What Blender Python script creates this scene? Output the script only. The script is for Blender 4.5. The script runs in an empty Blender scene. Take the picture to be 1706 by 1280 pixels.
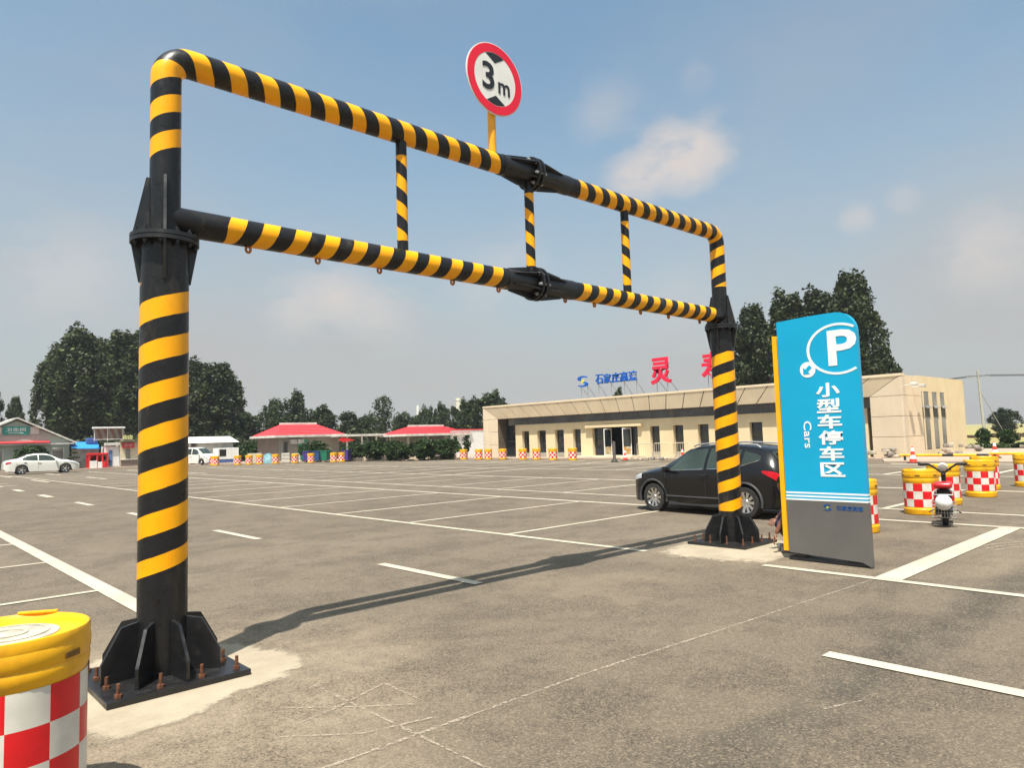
import bpy, bmesh, math, random
import numpy as np
from mathutils import Vector, Matrix
R = math.radians
PI = math.pi
random.seed(7)
sc = bpy.context.scene
C = sc.collection

# ---------------------------------------------------------------- camera, sky, sun, exposure
cam_d = bpy.data.cameras.new('camera')
cam_d.sensor_width = 36.0
cam_d.lens = 1182.87 / 1706 * 36.0
cam_d.clip_start = 0.05
cam_d.clip_end = 6000
cam = bpy.data.objects.new('camera', cam_d)
C.objects.link(cam)
rt = Vector((0.734932, -0.677482, -0.029901))
up = Vector((-0.029284, -0.075756, 0.996696))
fw = Vector((0.677509, 0.731628, 0.075515))
mw = Matrix((rt, up, -fw)).transposed().to_4x4()
mw.translation = (0, 0, 1.6)
cam.matrix_world = mw
sc.camera = cam
sc.view_settings.view_transform = 'Standard'
sc.view_settings.look = 'None'
sc.view_settings.exposure = 0.68
sc.view_settings.gamma = 1.0

SUN_L = Vector((0.36, 0.225, -1.0)).normalized()
sd = bpy.data.lights.new('sun', 'SUN')
sd.energy = 5.0
sd.angle = R(0.6)
sd.color = (1.0, 0.95, 0.86)
so = bpy.data.objects.new('sun', sd)
C.objects.link(so)
so.rotation_euler = SUN_L.to_track_quat('-Z', 'Y').to_euler()
so.location = (-10, -10, 40)

world = bpy.data.worlds.new('World')
sc.world = world
world.use_nodes = True
wn = world.node_tree.nodes
wl = world.node_tree.links
wn.clear()
w_out = wn.new('ShaderNodeOutputWorld')
w_bg = wn.new('ShaderNodeBackground')
w_bg.inputs['Strength'].default_value = 0.083
sky = wn.new('ShaderNodeTexSky')
sky.sky_type = 'NISHITA'
sky.sun_disc = False
sky.sun_elevation = R(67.8)
sky.sun_rotation = math.atan2(-0.35, -0.21)
sky.air_density = 1.0
sky.dust_density = 3.0
sky.ozone_density = 0.6
w_tc = wn.new('ShaderNodeTexCoord')


def wmath(op, a, b=None, clamp=False):
    n = wn.new('ShaderNodeMath')
    n.operation = op
    n.use_clamp = clamp
    for k, v in enumerate((a, b)):
        if v is None:
            continue
        if isinstance(v, (int, float)):
            n.inputs[k].default_value = v
        else:
            wl.new(v, n.inputs[k])
    return n.outputs[0]


def wmix(f, a, b):
    n = wn.new('ShaderNodeMix')
    n.data_type = 'RGBA'
    wl.new(f, n.inputs[0])
    for k, v in ((6, a), (7, b)):
        if isinstance(v, tuple):
            n.inputs[k].default_value = (*v, 1)
        else:
            wl.new(v, n.inputs[k])
    return n.outputs[2]


def wramp(v, lo, hi, a=0.0, b=1.0):
    n = wn.new('ShaderNodeMapRange')
    n.interpolation_type = 'SMOOTHSTEP'
    wl.new(v, n.inputs[0])
    n.inputs[1].default_value = lo
    n.inputs[2].default_value = hi
    n.inputs[3].default_value = a
    n.inputs[4].default_value = b
    return n.outputs[0]


sep = wn.new('ShaderNodeSeparateXYZ')
wl.new(w_tc.outputs['Generated'], sep.inputs[0])
elev = sep.outputs[2]
w_map = wn.new('ShaderNodeMapping')
w_map.inputs['Scale'].default_value = (1.0, 1.0, 2.0)
wl.new(w_tc.outputs['Generated'], w_map.inputs[0])
nz = wn.new('ShaderNodeTexNoise')
nz.inputs['Scale'].default_value = 2.2
nz.inputs['Detail'].default_value = 4.0
nz.inputs['Roughness'].default_value = 0.52
wl.new(w_map.outputs[0], nz.inputs['Vector'])
nz2 = wn.new('ShaderNodeTexNoise')
nz2.inputs['Scale'].default_value = 22.0
nz2.inputs['Detail'].default_value = 6.0
nz2.inputs['Roughness'].default_value = 0.5
wl.new(w_map.outputs[0], nz2.inputs['Vector'])
# hazy veil: thick low down, patchy above
veil_base = wramp(elev, -0.02, 0.52, 0.98, 0.18)
veil_n = wramp(nz.outputs[0], 0.30, 0.72, -0.12, 0.14)
veil = wmath('ADD', veil_base, veil_n, clamp=True)
tint = wn.new('ShaderNodeMix')
tint.data_type = 'RGBA'
tint.blend_type = 'MULTIPLY'
tint.inputs[0].default_value = 1.0
wl.new(sky.outputs[0], tint.inputs[6])
tint.inputs[7].default_value = (1.22, 1.50, 1.40, 1)
c = wmix(veil, tint.outputs[2], (3.82, 3.78, 3.78))
# a few heap clouds, each in its own direction of the sky
blobs = None
w_sep2 = wmath('SUBTRACT', nz2.outputs[0], 0.5)
for dx, dy, dz, wid, amt in [
    (0.748, 0.569, 0.342, 0.036, 0.8), (0.766, 0.537, 0.354, 0.046, 1), (0.781, 0.51, 0.36, 0.046, 1),
    (0.792, 0.485, 0.372, 0.042, 1), (0.807, 0.473, 0.354, 0.029, 0.8), (0.765, 0.516, 0.385, 0.029, 0.7),
    (0.795, 0.502, 0.342, 0.038, 0.9), (0.758, 0.557, 0.338, 0.034, 0.7), (0.708, 0.562, 0.428, 0.046, 0.28),
    (0.698, 0.585, 0.413, 0.038, 0.22), (0.764, 0.467, 0.446, 0.024, 0.22), (0.905, 0.336, 0.259, 0.022, 0.55),
    (0.902, 0.349, 0.256, 0.015, 0.35), (0.918, 0.289, 0.272, 0.02, 0.45), (0.952, 0.218, 0.215, 0.051, 0.42),
    (0.96, 0.206, 0.189, 0.059, 0.42), (0.953, 0.238, 0.188, 0.042, 0.3), (0.447, 0.874, 0.193, 0.051, 0.6),
    (0.477, 0.856, 0.2, 0.046, 0.75), (0.51, 0.84, 0.185, 0.046, 0.6), (0.42, 0.89, 0.177, 0.042, 0.4),
    (0.538, 0.825, 0.17, 0.051, 0.35), (0.201, 0.954, 0.223, 0.076, 0.35), (0.16, 0.967, 0.198, 0.068, 0.3),
    (0.667, 0.705, 0.24, 0.051, 0.35), (0.633, 0.743, 0.218, 0.059, 0.3), (0.818, 0.546, 0.18, 0.068, 0.25),
        (-0.5, 0.4, 0.6, 0.3, 0.8), (0.2, -0.8, 0.5, 0.3, 0.8)]:
    vd = wn.new('ShaderNodeVectorMath')
    vd.operation = 'DISTANCE'
    wl.new(w_tc.outputs['Generated'], vd.inputs[0])
    vd.inputs[1].default_value = (dx, dy, dz)
    dd = wmath('ADD', vd.outputs['Value'], wmath('MULTIPLY', w_sep2, wid * 1.5))
    g = wramp(dd, wid * 0.05, wid * 1.25, amt, 0.0)
    blobs = g if blobs is None else wmath('SUBTRACT', 1.0, wmath('MULTIPLY', wmath('SUBTRACT', 1.0, blobs), wmath('SUBTRACT', 1.0, g)))
cl = wmath('MULTIPLY', blobs, wramp(nz2.outputs[0], 0.28, 0.66, 0.40, 0.98))
c = wmix(cl, c, (5.6, 5.05, 4.75))
wl.new(c, w_bg.inputs[0])
wl.new(w_bg.outputs[0], w_out.inputs[0])


# ---------------------------------------------------------------- materials
def lin(r, g, b):
    return tuple(((v / 255) / 12.92 if v / 255 <= 0.04045 else ((v / 255 + 0.055) / 1.055) ** 2.4) for v in (r, g, b))


class Mat:
    def __init__(s, name, rough=0.6, metal=0.0, spec=0.5):
        s.m = bpy.data.materials.new(name)
        s.m.use_nodes = True
        s.n = s.m.node_tree.nodes
        s.l = s.m.node_tree.links
        s.b = s.n['Principled BSDF']
        s.b.inputs['Roughness'].default_value = rough
        s.b.inputs['Metallic'].default_value = metal
        s.b.inputs['Specular IOR Level'].default_value = spec
        s.tc = None

    def coord(s, k='Object'):
        if s.tc is None:
            s.tc = s.n.new('ShaderNodeTexCoord')
        return s.tc.outputs[k]

    def noise(s, scale, detail=4, rough=0.55, vec=None, stretch=None):
        n = s.n.new('ShaderNodeTexNoise')
        n.inputs['Scale'].default_value = scale
        n.inputs['Detail'].default_value = detail
        n.inputs['Roughness'].default_value = rough
        v = vec or s.coord()
        if stretch:
            mp = s.n.new('ShaderNodeMapping')
            mp.inputs['Scale'].default_value = stretch
            s.l.new(v, mp.inputs[0])
            v = mp.outputs[0]
        s.l.new(v, n.inputs['Vector'])
        return n.outputs[0]

    def math(s, op, a, b=None, c=None, clamp=False):
        n = s.n.new('ShaderNodeMath')
        n.operation = op
        n.use_clamp = clamp
        for k, v in enumerate((a, b, c)):
            if v is None:
                continue
            if isinstance(v, (int, float)):
                n.inputs[k].default_value = v
            else:
                s.l.new(v, n.inputs[k])
        return n.outputs[0]

    def ramp(s, v, lo, hi, a=0.0, b=1.0, smooth=True):
        n = s.n.new('ShaderNodeMapRange')
        n.interpolation_type = 'SMOOTHSTEP' if smooth else 'LINEAR'
        s.l.new(v, n.inputs[0])
        for k, x in zip((1, 2, 3, 4), (lo, hi, a, b)):
            n.inputs[k].default_value = x
        return n.outputs[0]

    def mix(s, f, a, b, mode='MIX'):
        n = s.n.new('ShaderNodeMix')
        n.data_type = 'RGBA'
        n.blend_type = mode
        if isinstance(f, (int, float)):
            n.inputs[0].default_value = f
        else:
            s.l.new(f, n.inputs[0])
        for k, v in ((6, a), (7, b)):
            if isinstance(v, tuple):
                n.inputs[k].default_value = (*v[:3], 1)
            else:
                s.l.new(v, n.inputs[k])
        return n.outputs[2]

    def color(s, v):
        if isinstance(v, tuple):
            s.b.inputs['Base Color'].default_value = (*v[:3], 1)
        else:
            s.l.new(v, s.b.inputs['Base Color'])
        return s

    def bump(s, h, strength=0.3, dist=0.01):
        n = s.n.new('ShaderNodeBump')
        n.inputs['Strength'].default_value = strength
        n.inputs['Distance'].default_value = dist
        s.l.new(h, n.inputs['Height'])
        s.l.new(n.outputs[0], s.b.inputs['Normal'])
        return s

    def roughness(s, v):
        s.l.new(v, s.b.inputs['Roughness'])
        return s


def simple(name, col, rough=0.6, metal=0.0, var=0.15, scale=6.0, bump=0.0, spec=0.5):
    m = Mat(name, rough, metal, spec)
    n = m.noise(scale, 5)
    lo = tuple(max(0, x * (1 - var)) for x in col)
    hi = tuple(min(1, x * (1 + var)) for x in col)
    m.color(m.mix(m.ramp(n, 0.3, 0.7), lo, hi))
    if bump:
        m.bump(m.noise(scale * 6, 4), bump, 0.01)
    return m.m


YEL = (0.92, 0.40, 0.0)
BLK = (0.011, 0.011, 0.012)


def tape(name, period, k, t0=None, v0=None, v1=None, duty=0.5, phase=0.0):
    """black and yellow tape wound round a pipe: uv.x turns, uv.y metres along"""
    m = Mat(name, 0.32, spec=0.35)
    sp = m.n.new('ShaderNodeSeparateXYZ')
    uvn = m.n.new('ShaderNodeUVMap')
    m.l.new(uvn.outputs[0], sp.inputs[0])
    t = m.math('ADD', m.math('DIVIDE', sp.outputs[1], period), m.math('MULTIPLY', sp.outputs[0], k))
    t = m.math('ADD', t, phase)
    wob = m.noise(7.0, 2)
    tw = m.math('ADD', t, m.math('MULTIPLY', m.math('SUBTRACT', wob, 0.5), 0.05))
    f = m.math('LESS_THAN', m.math('FRACT', tw), duty)
    if t0 is not None:
        f = m.math('MULTIPLY', f, m.math('GREATER_THAN', t, t0 + phase))
    if v0 is not None:
        f = m.math('MULTIPLY', f, m.math('GREATER_THAN', sp.outputs[1], v0))
    if v1 is not None:
        f = m.math('MULTIPLY', f, m.math('LESS_THAN', sp.outputs[1], v1))
    n = m.noise(3.0, 5)
    y = m.mix(m.ramp(n, 0.3, 0.75), YEL, (0.84, 0.34, 0.001))
    dirt = m.ramp(m.noise(22, 6, 0.7), 0.60, 0.82, 0, 0.35)
    b = m.mix(dirt, BLK, (0.035, 0.032, 0.028))
    col = m.mix(f, b, y)
    gr = m.math('MULTIPLY', m.ramp(m.noise(5, 7, 0.75, stretch=(1, 1, 0.35)), 0.52, 0.78), 0.30)
    col = m.mix(gr, col, (0.16, 0.125, 0.085))
    ch = m.ramp(m.noise(55, 3, 0.8), 0.70, 0.76)
    col = m.mix(m.math('MULTIPLY', ch, 0.7), col, (0.10, 0.075, 0.05))
    m.color(col)
    m.roughness(m.ramp(m.noise(14, 5), 0.3, 0.7, 0.24, 0.44))
    m.bump(m.noise(9, 3), 0.08, 0.01)
    return m.m


def black_paint():
    m = Mat('black_paint', 0.4)
    d = m.ramp(m.noise(18, 6, 0.7), 0.52, 0.8, 0, 0.45)
    m.color(m.mix(d, BLK, (0.06, 0.052, 0.042)))
    m.roughness(m.ramp(m.noise(9, 5), 0.3, 0.7, 0.28, 0.5))
    m.bump(m.noise(40, 4), 0.08, 0.005)
    return m.m


BLACK = black_paint()


def make_asphalt():
    m = Mat('asphalt', 0.85, spec=0.3)
    big = m.noise(0.11, 5, 0.6)
    mid = m.noise(0.9, 6, 0.62)
    fine = m.noise(70, 4, 0.8)
    grit = m.noise(150, 2, 0.8)
    base = m.mix(m.ramp(big, 0.34, 0.66), (0.146, 0.116, 0.083), (0.205, 0.166, 0.122))
    base = m.mix(m.ramp(mid, 0.36, 0.70, 0, 0.6), base, (0.174, 0.139, 0.097))
    # dust streaks lying along the lanes
    st = m.noise(0.8, 6, 0.65, stretch=(1.0, 0.18, 1))
    base = m.mix(m.ramp(st, 0.52, 0.74, 0, 0.5), base, (0.240, 0.190, 0.136))
    st2 = m.noise(0.6, 6, 0.65, stretch=(0.2, 1.1, 1))
    base = m.mix(m.ramp(st2, 0.50, 0.74, 0, 0.5), base, (0.092, 0.073, 0.055))
    sp = m.n.new('ShaderNodeSeparateXYZ')
    m.l.new(m.coord(), sp.inputs[0])
    X, Y = sp.outputs[0], sp.outputs[1]

    def disc(x, y, r0, r1):
        v = m.n.new('ShaderNodeVectorMath')
        v.operation = 'DISTANCE'
        m.l.new(m.coord(), v.inputs[0])
        v.inputs[1].default_value = (x, y, 0)
        w = m.math('ADD', v.outputs['Value'], m.math('MULTIPLY', m.math('SUBTRACT', m.noise(1.3, 6, 0.65), 0.5), 1.7))
        return m.ramp(w, r0, r1, 1, 0)
    dusty = (0.31, 0.245, 0.172)
    for x, y, r0, r1, a in [(1.7, 5.2, 0.6, 2.4, 1.0), (2.1, 4.3, 0.2, 1.7, 0.65), (1.1, 3.9, 0.2, 1.6, 0.6), (9.0, 5.0, 0.6, 2.0, 0.5), (8.2, 3.2, 0.2, 1.1, 0.4),
                            (5.6, 5.2, 0.3, 1.3, 0.35), (9.6, 2.2, 0.2, 1.4, 0.45), (-1.0, 7.6, 0.2, 1.5, 0.3), (12, 2.6, 0.2, 2.2, 0.3)]:
        base = m.mix(m.math('MULTIPLY', disc(x, y, r0, r1), m.ramp(m.noise(5, 6, 0.7), 0.25, 0.7, 0.35 * a, a)), base, dusty)
    # dark wheel-polished strip running across the drive
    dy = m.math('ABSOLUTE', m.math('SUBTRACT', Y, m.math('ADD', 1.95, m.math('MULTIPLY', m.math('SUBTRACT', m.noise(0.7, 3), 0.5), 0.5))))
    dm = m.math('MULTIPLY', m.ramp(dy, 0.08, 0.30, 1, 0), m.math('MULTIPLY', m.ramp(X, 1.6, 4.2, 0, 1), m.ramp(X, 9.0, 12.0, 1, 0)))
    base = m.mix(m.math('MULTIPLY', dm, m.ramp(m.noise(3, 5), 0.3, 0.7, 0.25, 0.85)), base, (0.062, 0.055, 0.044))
    # old tyre tracks curving through the drive
    for cx_, cy_, rad_, w_, am in [(-3.0, -6.0, 12.6, 0.11, 0.30), (-3.0, -6.0, 14.1, 0.11, 0.30), (9.5, -7.5, 10.4, 0.10, 0.28), (9.5, -7.5, 11.9, 0.10, 0.28)]:
        v = m.n.new('ShaderNodeVectorMath')
        v.operation = 'DISTANCE'
        m.l.new(m.coord(), v.inputs[0])
        v.inputs[1].default_value = (cx_, cy_, 0)
        dd = m.math('ABSOLUTE', m.math('SUBTRACT', v.outputs['Value'], rad_))
        tk = m.math('MULTIPLY', m.ramp(dd, w_ * 0.4, w_ * 1.5, am, 0), m.ramp(m.noise(0.9, 5, 0.7), 0.40, 0.62))
        base = m.mix(tk, base, (0.060, 0.048, 0.036))
    rd = m.math('MULTIPLY', disc(-6.6, 15.2, 0.3, 2.2), m.ramp(m.noise(4, 6, 0.7), 0.45, 0.65))
    base = m.mix(m.math('MULTIPLY', rd, 0.5), base, (0.24, 0.15, 0.12))
    # worn patches where the dark binder shows between the stones
    patch = m.ramp(m.noise(1.1, 7, 0.72), 0.44, 0.60)
    base = m.mix(m.math('MULTIPLY', patch, 0.55), base, m.mix(0.5, base, (0.055, 0.042, 0.030)))
    # mottle of hand-sized blotches
    mot = m.noise(13, 6, 0.82)
    base = m.mix(m.ramp(mot, 0.40, 0.62, 0.0, 0.42), base, m.mix(0.5, base, (0.03, 0.024, 0.018)))
    base = m.mix(m.ramp(mot, 0.56, 0.74, 0.0, 0.40), base, (0.27, 0.21, 0.148))
    # single stones, each its own shade
    vo = m.n.new('ShaderNodeTexVoronoi')
    vo.inputs['Scale'].default_value = 92
    m.l.new(m.coord(), vo.inputs['Vector'])
    vs_ = m.n.new('ShaderNodeSeparateXYZ')
    m.l.new(vo.outputs['Color'], vs_.inputs[0])
    near = m.math('ADD', 0.35, m.math('MULTIPLY', patch, 0.5))
    base = m.mix(m.math('MULTIPLY', m.ramp(vs_.outputs[0], 0.45, 0.95), near), base, m.mix(0.70, base, (0.024, 0.019, 0.014)))
    base = m.mix(m.math('MULTIPLY', m.ramp(vs_.outputs[1], 0.62, 0.98), 0.40), base, (0.33, 0.255, 0.182))
    base = m.mix(m.ramp(fine, 0.40, 0.62, 0.0, 0.6), base, m.mix(0.55, base, (0.02, 0.016, 0.012)))
    base = m.mix(m.ramp(m.noise(1.7, 9, 0.8), 0.66, 0.74, 0, 0.5), base, dusty)
    m.color(base)
    h = m.math('ADD', fine, m.math('MULTIPLY', vs_.outputs[1], 0.7))
    m.bump(h, 0.55, 0.006)
    return m.m


def make_concrete(name='concrete', a=(0.62, 0.53, 0.39), b=(0.46, 0.39, 0.28)):
    m = Mat(name, 0.9, spec=0.3)
    n = m.noise(1.6, 7, 0.65)
    f = m.noise(60, 4, 0.7)
    col = m.mix(m.ramp(n, 0.35, 0.68), a, b)
    col = m.mix(m.ramp(f, 0.45, 0.75, 0, 0.35), col, tuple(x * 0.6 for x in b))
    m.color(col)
    m.bump(f, 0.4, 0.005)
    return m.m


def make_road_paint():
    m = Mat('road_paint', 0.7, spec=0.3)
    wear = m.noise(14, 7, 0.75)
    w2 = m.noise(1.5, 4, 0.6)
    f = m.math('MULTIPLY', m.ramp(wear, 0.56, 0.68), m.ramp(w2, 0.35, 0.65, 0.25, 1.0))
    m.color(m.mix(m.math('MULTIPLY', f, 0.65), m.mix(m.ramp(w2, 0.3, 0.7), (0.48, 0.43, 0.335), (0.40, 0.35, 0.27)), (0.25, 0.22, 0.18)))
    m.bump(m.noise(120, 3), 0.3, 0.004)
    return m.m


def make_chalk():
    m = Mat('chalk_dust', 0.95)
    m.color((0.40, 0.33, 0.255))
    a = m.math('MULTIPLY', m.ramp(m.noise(26, 6, 0.8), 0.42, 0.60), 0.7)
    tr = m.n.new('ShaderNodeBsdfTransparent')
    mx = m.n.new('ShaderNodeMixShader')
    m.l.new(a, mx.inputs[0])
    m.l.new(tr.outputs[0], mx.inputs[1])
    m.l.new(m.b.outputs[0], mx.inputs[2])
    m.l.new(mx.outputs[0], m.n['Material Output'].inputs[0])
    return m.m


def make_leaf(name, dark, mid, light, trans=0.25):
    m = Mat(name, 0.55, spec=0.35)
    uvn = m.n.new('ShaderNodeUVMap')
    sp = m.n.new('ShaderNodeSeparateXYZ')
    m.l.new(uvn.outputs[0], sp.inputs[0])
    oi = m.n.new('ShaderNodeObjectInfo')
    c1 = m.mix(sp.outputs[0], dark, mid)
    c1 = m.mix(m.ramp(sp.outputs[0], 0.60, 0.95), c1, light)
    c1 = m.mix(m.math('MULTIPLY', sp.outputs[1], 0.5), c1, mid)
    c1 = m.mix(m.math('MULTIPLY', oi.outputs['Random'], 0.35), c1, dark)
    m.color(c1)
    tl = m.n.new('ShaderNodeBsdfTranslucent')
    m.l.new(c1, tl.inputs[0])
    mx = m.n.new('ShaderNodeMixShader')
    mx.inputs[0].default_value = trans
    m.l.new(m.b.outputs[0], mx.inputs[1])
    m.l.new(tl.outputs[0], mx.inputs[2])
    m.l.new(mx.outputs[0], m.n['Material Output'].inputs[0])
    return m.m


def make_glass(name, col=(0.012, 0.014, 0.018), rough=0.05):
    m = Mat(name, rough, spec=0.7)
    n = m.noise(0.8, 3)
    m.color(m.mix(m.ramp(n, 0.35, 0.65), col, tuple(x * 2.0 for x in col)))
    m.bump(m.noise(0.9, 2), 0.05, 0.05)
    return m.m


def make_cladding(name, a, b, stretch=(1, 1, 1)):
    m = Mat(name, 0.75, spec=0.3)
    n = m.noise(0.7, 5, 0.6, stretch=stretch)
    n2 = m.noise(14, 5, 0.7)
    st = m.noise(2.6, 5, 0.6, stretch=(1, 1, 0.12))
    col = m.mix(m.ramp(n, 0.3, 0.7), a, b)
    col = m.mix(m.ramp(st, 0.5, 0.8, 0, 0.35), col, tuple(x * 0.72 for x in b))
    col = m.mix(m.ramp(n2, 0.5, 0.8, 0, 0.25), col, tuple(x * 0.75 for x in b))
    m.color(col)
    m.bump(n2, 0.15, 0.01)
    return m.m


ASPHALT = make_asphalt()
CONC = make_concrete()


def make_footing():
    m = Mat('dusty_footing_concrete', 0.95, spec=0.2)
    n = m.noise(1.8, 7, 0.65)
    f = m.noise(60, 4, 0.7)
    col = m.mix(m.ramp(n, 0.35, 0.68), (0.37, 0.31, 0.23), (0.29, 0.24, 0.175))
    col = m.mix(m.ramp(f, 0.45, 0.75, 0, 0.4), col, (0.24, 0.20, 0.145))
    m.color(col)
    m.bump(f, 0.4, 0.005)
    sp = m.n.new('ShaderNodeSeparateXYZ')
    uvn = m.n.new('ShaderNodeUVMap')
    m.l.new(uvn.outputs[0], sp.inputs[0])
    w = m.math('ADD', sp.outputs[1], m.math('MULTIPLY', m.math('SUBTRACT', m.noise(4, 9, 0.8), 0.5), 1.9))
    a = m.ramp(w, 0.02, 0.55)
    tr = m.n.new('ShaderNodeBsdfTransparent')
    mx = m.n.new('ShaderNodeMixShader')
    m.l.new(a, mx.inputs[0])
    m.l.new(tr.outputs[0], mx.inputs[1])
    m.l.new(m.b.outputs[0], mx.inputs[2])
    m.l.new(mx.outputs[0], m.n['Material Output'].inputs[0])
    return m.m


FOOTING = make_footing()
PAVE = make_concrete('paving', (0.40, 0.31, 0.24), (0.32, 0.245, 0.19))
PAINT = make_road_paint()
CHALK = make_chalk()
LEAF_A = make_leaf('leaf_dark', (0.015, 0.022, 0.006), (0.042, 0.060, 0.016), (0.15, 0.18, 0.06))
LEAF_B = make_leaf('leaf_mid', (0.016, 0.026, 0.008), (0.044, 0.066, 0.018), (0.13, 0.17, 0.06))
LEAF_C = make_leaf('leaf_bush', (0.012, 0.028, 0.006), (0.035, 0.072, 0.012), (0.09, 0.15, 0.03))
BARK = simple('bark', (0.10, 0.085, 0.065), 0.9, var=0.4, scale=12, bump=0.4)
WHITE = simple('white_paint', (0.72, 0.71, 0.68), 0.5, var=0.08)
DWHITE = simple('weathered_white', (0.56, 0.54, 0.49), 0.7, var=0.2, scale=2)
RED = simple('red_paint', (0.62, 0.018, 0.022), 0.45, var=0.12)
ROOF_RED = simple('red_roof_tile', (0.62, 0.04, 0.05), 0.55, var=0.18, scale=3)
STEEL = simple('galvanised_steel', (0.42, 0.42, 0.42), 0.45, 0.6, var=0.2)
CHROME = simple('bright_steel', (0.75, 0.75, 0.74), 0.22, 1.0, var=0.1)
RUST = simple('rusty_steel', (0.13, 0.048, 0.022), 0.75, 0.2, var=0.45, scale=40, bump=0.3)
RUBBER = simple('tyre_rubber', (0.022, 0.021, 0.02), 0.85, var=0.3, scale=30, bump=0.2)
PLASTIC = simple('black_plastic', (0.02, 0.02, 0.021), 0.6, var=0.2)
DARK = simple('dark_interior', (0.012, 0.011, 0.010), 0.9, var=0.3)
GLASS = make_glass('window_glass')
GLASS_STRIP = make_glass('strip_glass', (0.055, 0.055, 0.056), 0.12)  # lighter base colour stands in for the bright lot reflected in the panes
CARGLASS = make_glass('car_glass', (0.020, 0.028, 0.022), 0.03)


# ---------------------------------------------------------------- mesh tools
class MB:
    def __init__(s):
        s.v = []
        s.f = []
        s.mi = []
        s.uv = []

    def add(s, verts, faces, mi=0, uvs=None):
        o = len(s.v)
        s.v += [tuple(v) for v in verts]
        for k, f in enumerate(faces):
            s.f.append([i + o for i in f])
            s.mi.append(mi if isinstance(mi, int) else mi[k])
            s.uv.append(uvs[k] if uvs else [(0, 0)] * len(f))
        return s

    def box(s, c, size, rz=0.0, mi=0, bev=0.0, M=None):
        hx, hy, hz = (d / 2 for d in size)
        if bev > 0:
            bm = bmesh.new()
            bmesh.ops.create_cube(bm, size=1)
            for v in bm.verts:
                v.co = Vector((v.co.x * size[0], v.co.y * size[1], v.co.z * size[2]))
            bmesh.ops.bevel(bm, geom=bm.edges[:], offset=bev, segments=2, affect='EDGES', profile=0.6)
            bm.verts.index_update()
            vs = [v.co.copy() for v in bm.verts]
            fs = [[v.index for v in f.verts] for f in bm.faces]
            bm.free()
        else:
            vs = [Vector((x, y, z)) for x in (-hx, hx) for y in (-hy, hy) for z in (-hz, hz)]
            fs = [(0, 1, 3, 2), (4, 6, 7, 5), (0, 4, 5, 1), (2, 3, 7, 6), (0, 2, 6, 4), (1, 5, 7, 3)]
        Mr = M if M is not None else Matrix.Translation(Vector(c)) @ Matrix.Rotation(rz, 4, 'Z')
        s.add([Mr @ v for v in vs], fs, mi)
        return s

    def tube(s, pts, rad, n=16, mi=0, cap=True, v0=0.0, ref=None):
        pts = [Vector(p) for p in pts]
        if isinstance(rad, (int, float)):
            rad = [rad] * len(pts)
        T = []
        for i in range(len(pts)):
            a = pts[max(0, i - 1)]
            b = pts[min(len(pts) - 1, i + 1)]
            T.append((b - a).normalized())
        nrm = Vector(ref) if ref else (Vector((0, 0, 1)) if abs(T[0].z) < 0.9 else Vector((1, 0, 0)))
        nrm = (nrm - T[0] * nrm.dot(T[0])).normalized()
        o = len(s.v)
        L = [v0]
        for i in range(1, len(pts)):
            L.append(L[-1] + (pts[i] - pts[i - 1]).length)
        for i, p in enumerate(pts):
            if i:
                ax = T[i - 1].cross(T[i])
                if ax.length > 1e-7:
                    nrm = Matrix.Rotation(T[i - 1].angle(T[i]), 3, ax.normalized()) @ nrm
                nrm = (nrm - T[i] * nrm.dot(T[i])).normalized()
            bi = T[i].cross(nrm)
            for k in range(n):
                a = 2 * PI * k / n
                s.v.append(tuple(p + (nrm * math.cos(a) + bi * math.sin(a)) * rad[i]))
        for i in range(len(pts) - 1):
            for k in range(n):
                k2 = (k + 1) % n
                s.f.append([o + i * n + k, o + i * n + k2, o + (i + 1) * n + k2, o + (i + 1) * n + k])
                s.mi.append(mi)
                s.uv.append([(k / n, L[i]), ((k + 1) / n, L[i]), ((k + 1) / n, L[i + 1]), (k / n, L[i + 1])])
        if cap:
            for i, rev in ((0, True), (len(pts) - 1, False)):
                ids = [o + i * n + k for k in range(n)]
                s.f.append(ids[::-1] if rev else ids)
                s.mi.append(mi)
                s.uv.append([(0, L[i])] * n)
        return s

    def cyl(s, a, b, r, n=16, mi=0, r2=None):
        return s.tube([a, b], [r, r if r2 is None else r2], n, mi)

    def lathe(s, prof, n=32, mi=0, c=(0, 0, 0), M=None, segs=None):
        """prof: list of (r,z); mi may be a list per profile segment, segs a function (seg,k)->mi"""
        o = len(s.v)
        for r, z in prof:
            for k in range(n):
                a = 2 * PI * k / n
                p = Vector((r * math.cos(a), r * math.sin(a), z))
                p = (M @ p) if M is not None else p + Vector(c)
                s.v.append(tuple(p))
        for i in range(len(prof) - 1):
            for k in range(n):
                k2 = (k + 1) % n
                s.f.append([o + i * n + k, o + i * n + k2, o + (i + 1) * n + k2, o + (i + 1) * n + k])
                s.mi.append(segs(i, k) if segs else (mi if isinstance(mi, int) else mi[i]))
                s.uv.append([(0, 0)] * 4)
        return s

    def prism(s, poly, a, b, mi=0):
        """poly: list of Vectors (3D) swept by vector b-a"""
        d = Vector(b) - Vector(a)
        n = len(poly)
        p = [Vector(q) + Vector(a) for q in poly]
        vs = p + [q + d for q in p]
        fs = [list(range(n))[::-1], list(range(n, 2 * n))]
        fs += [[i, (i + 1) % n, n + (i + 1) % n, n + i] for i in range(n)]
        return s.add(vs, fs, mi)

    def quad(s, *p, mi=0):
        return s.add(p, [list(range(len(p)))], mi)

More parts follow.
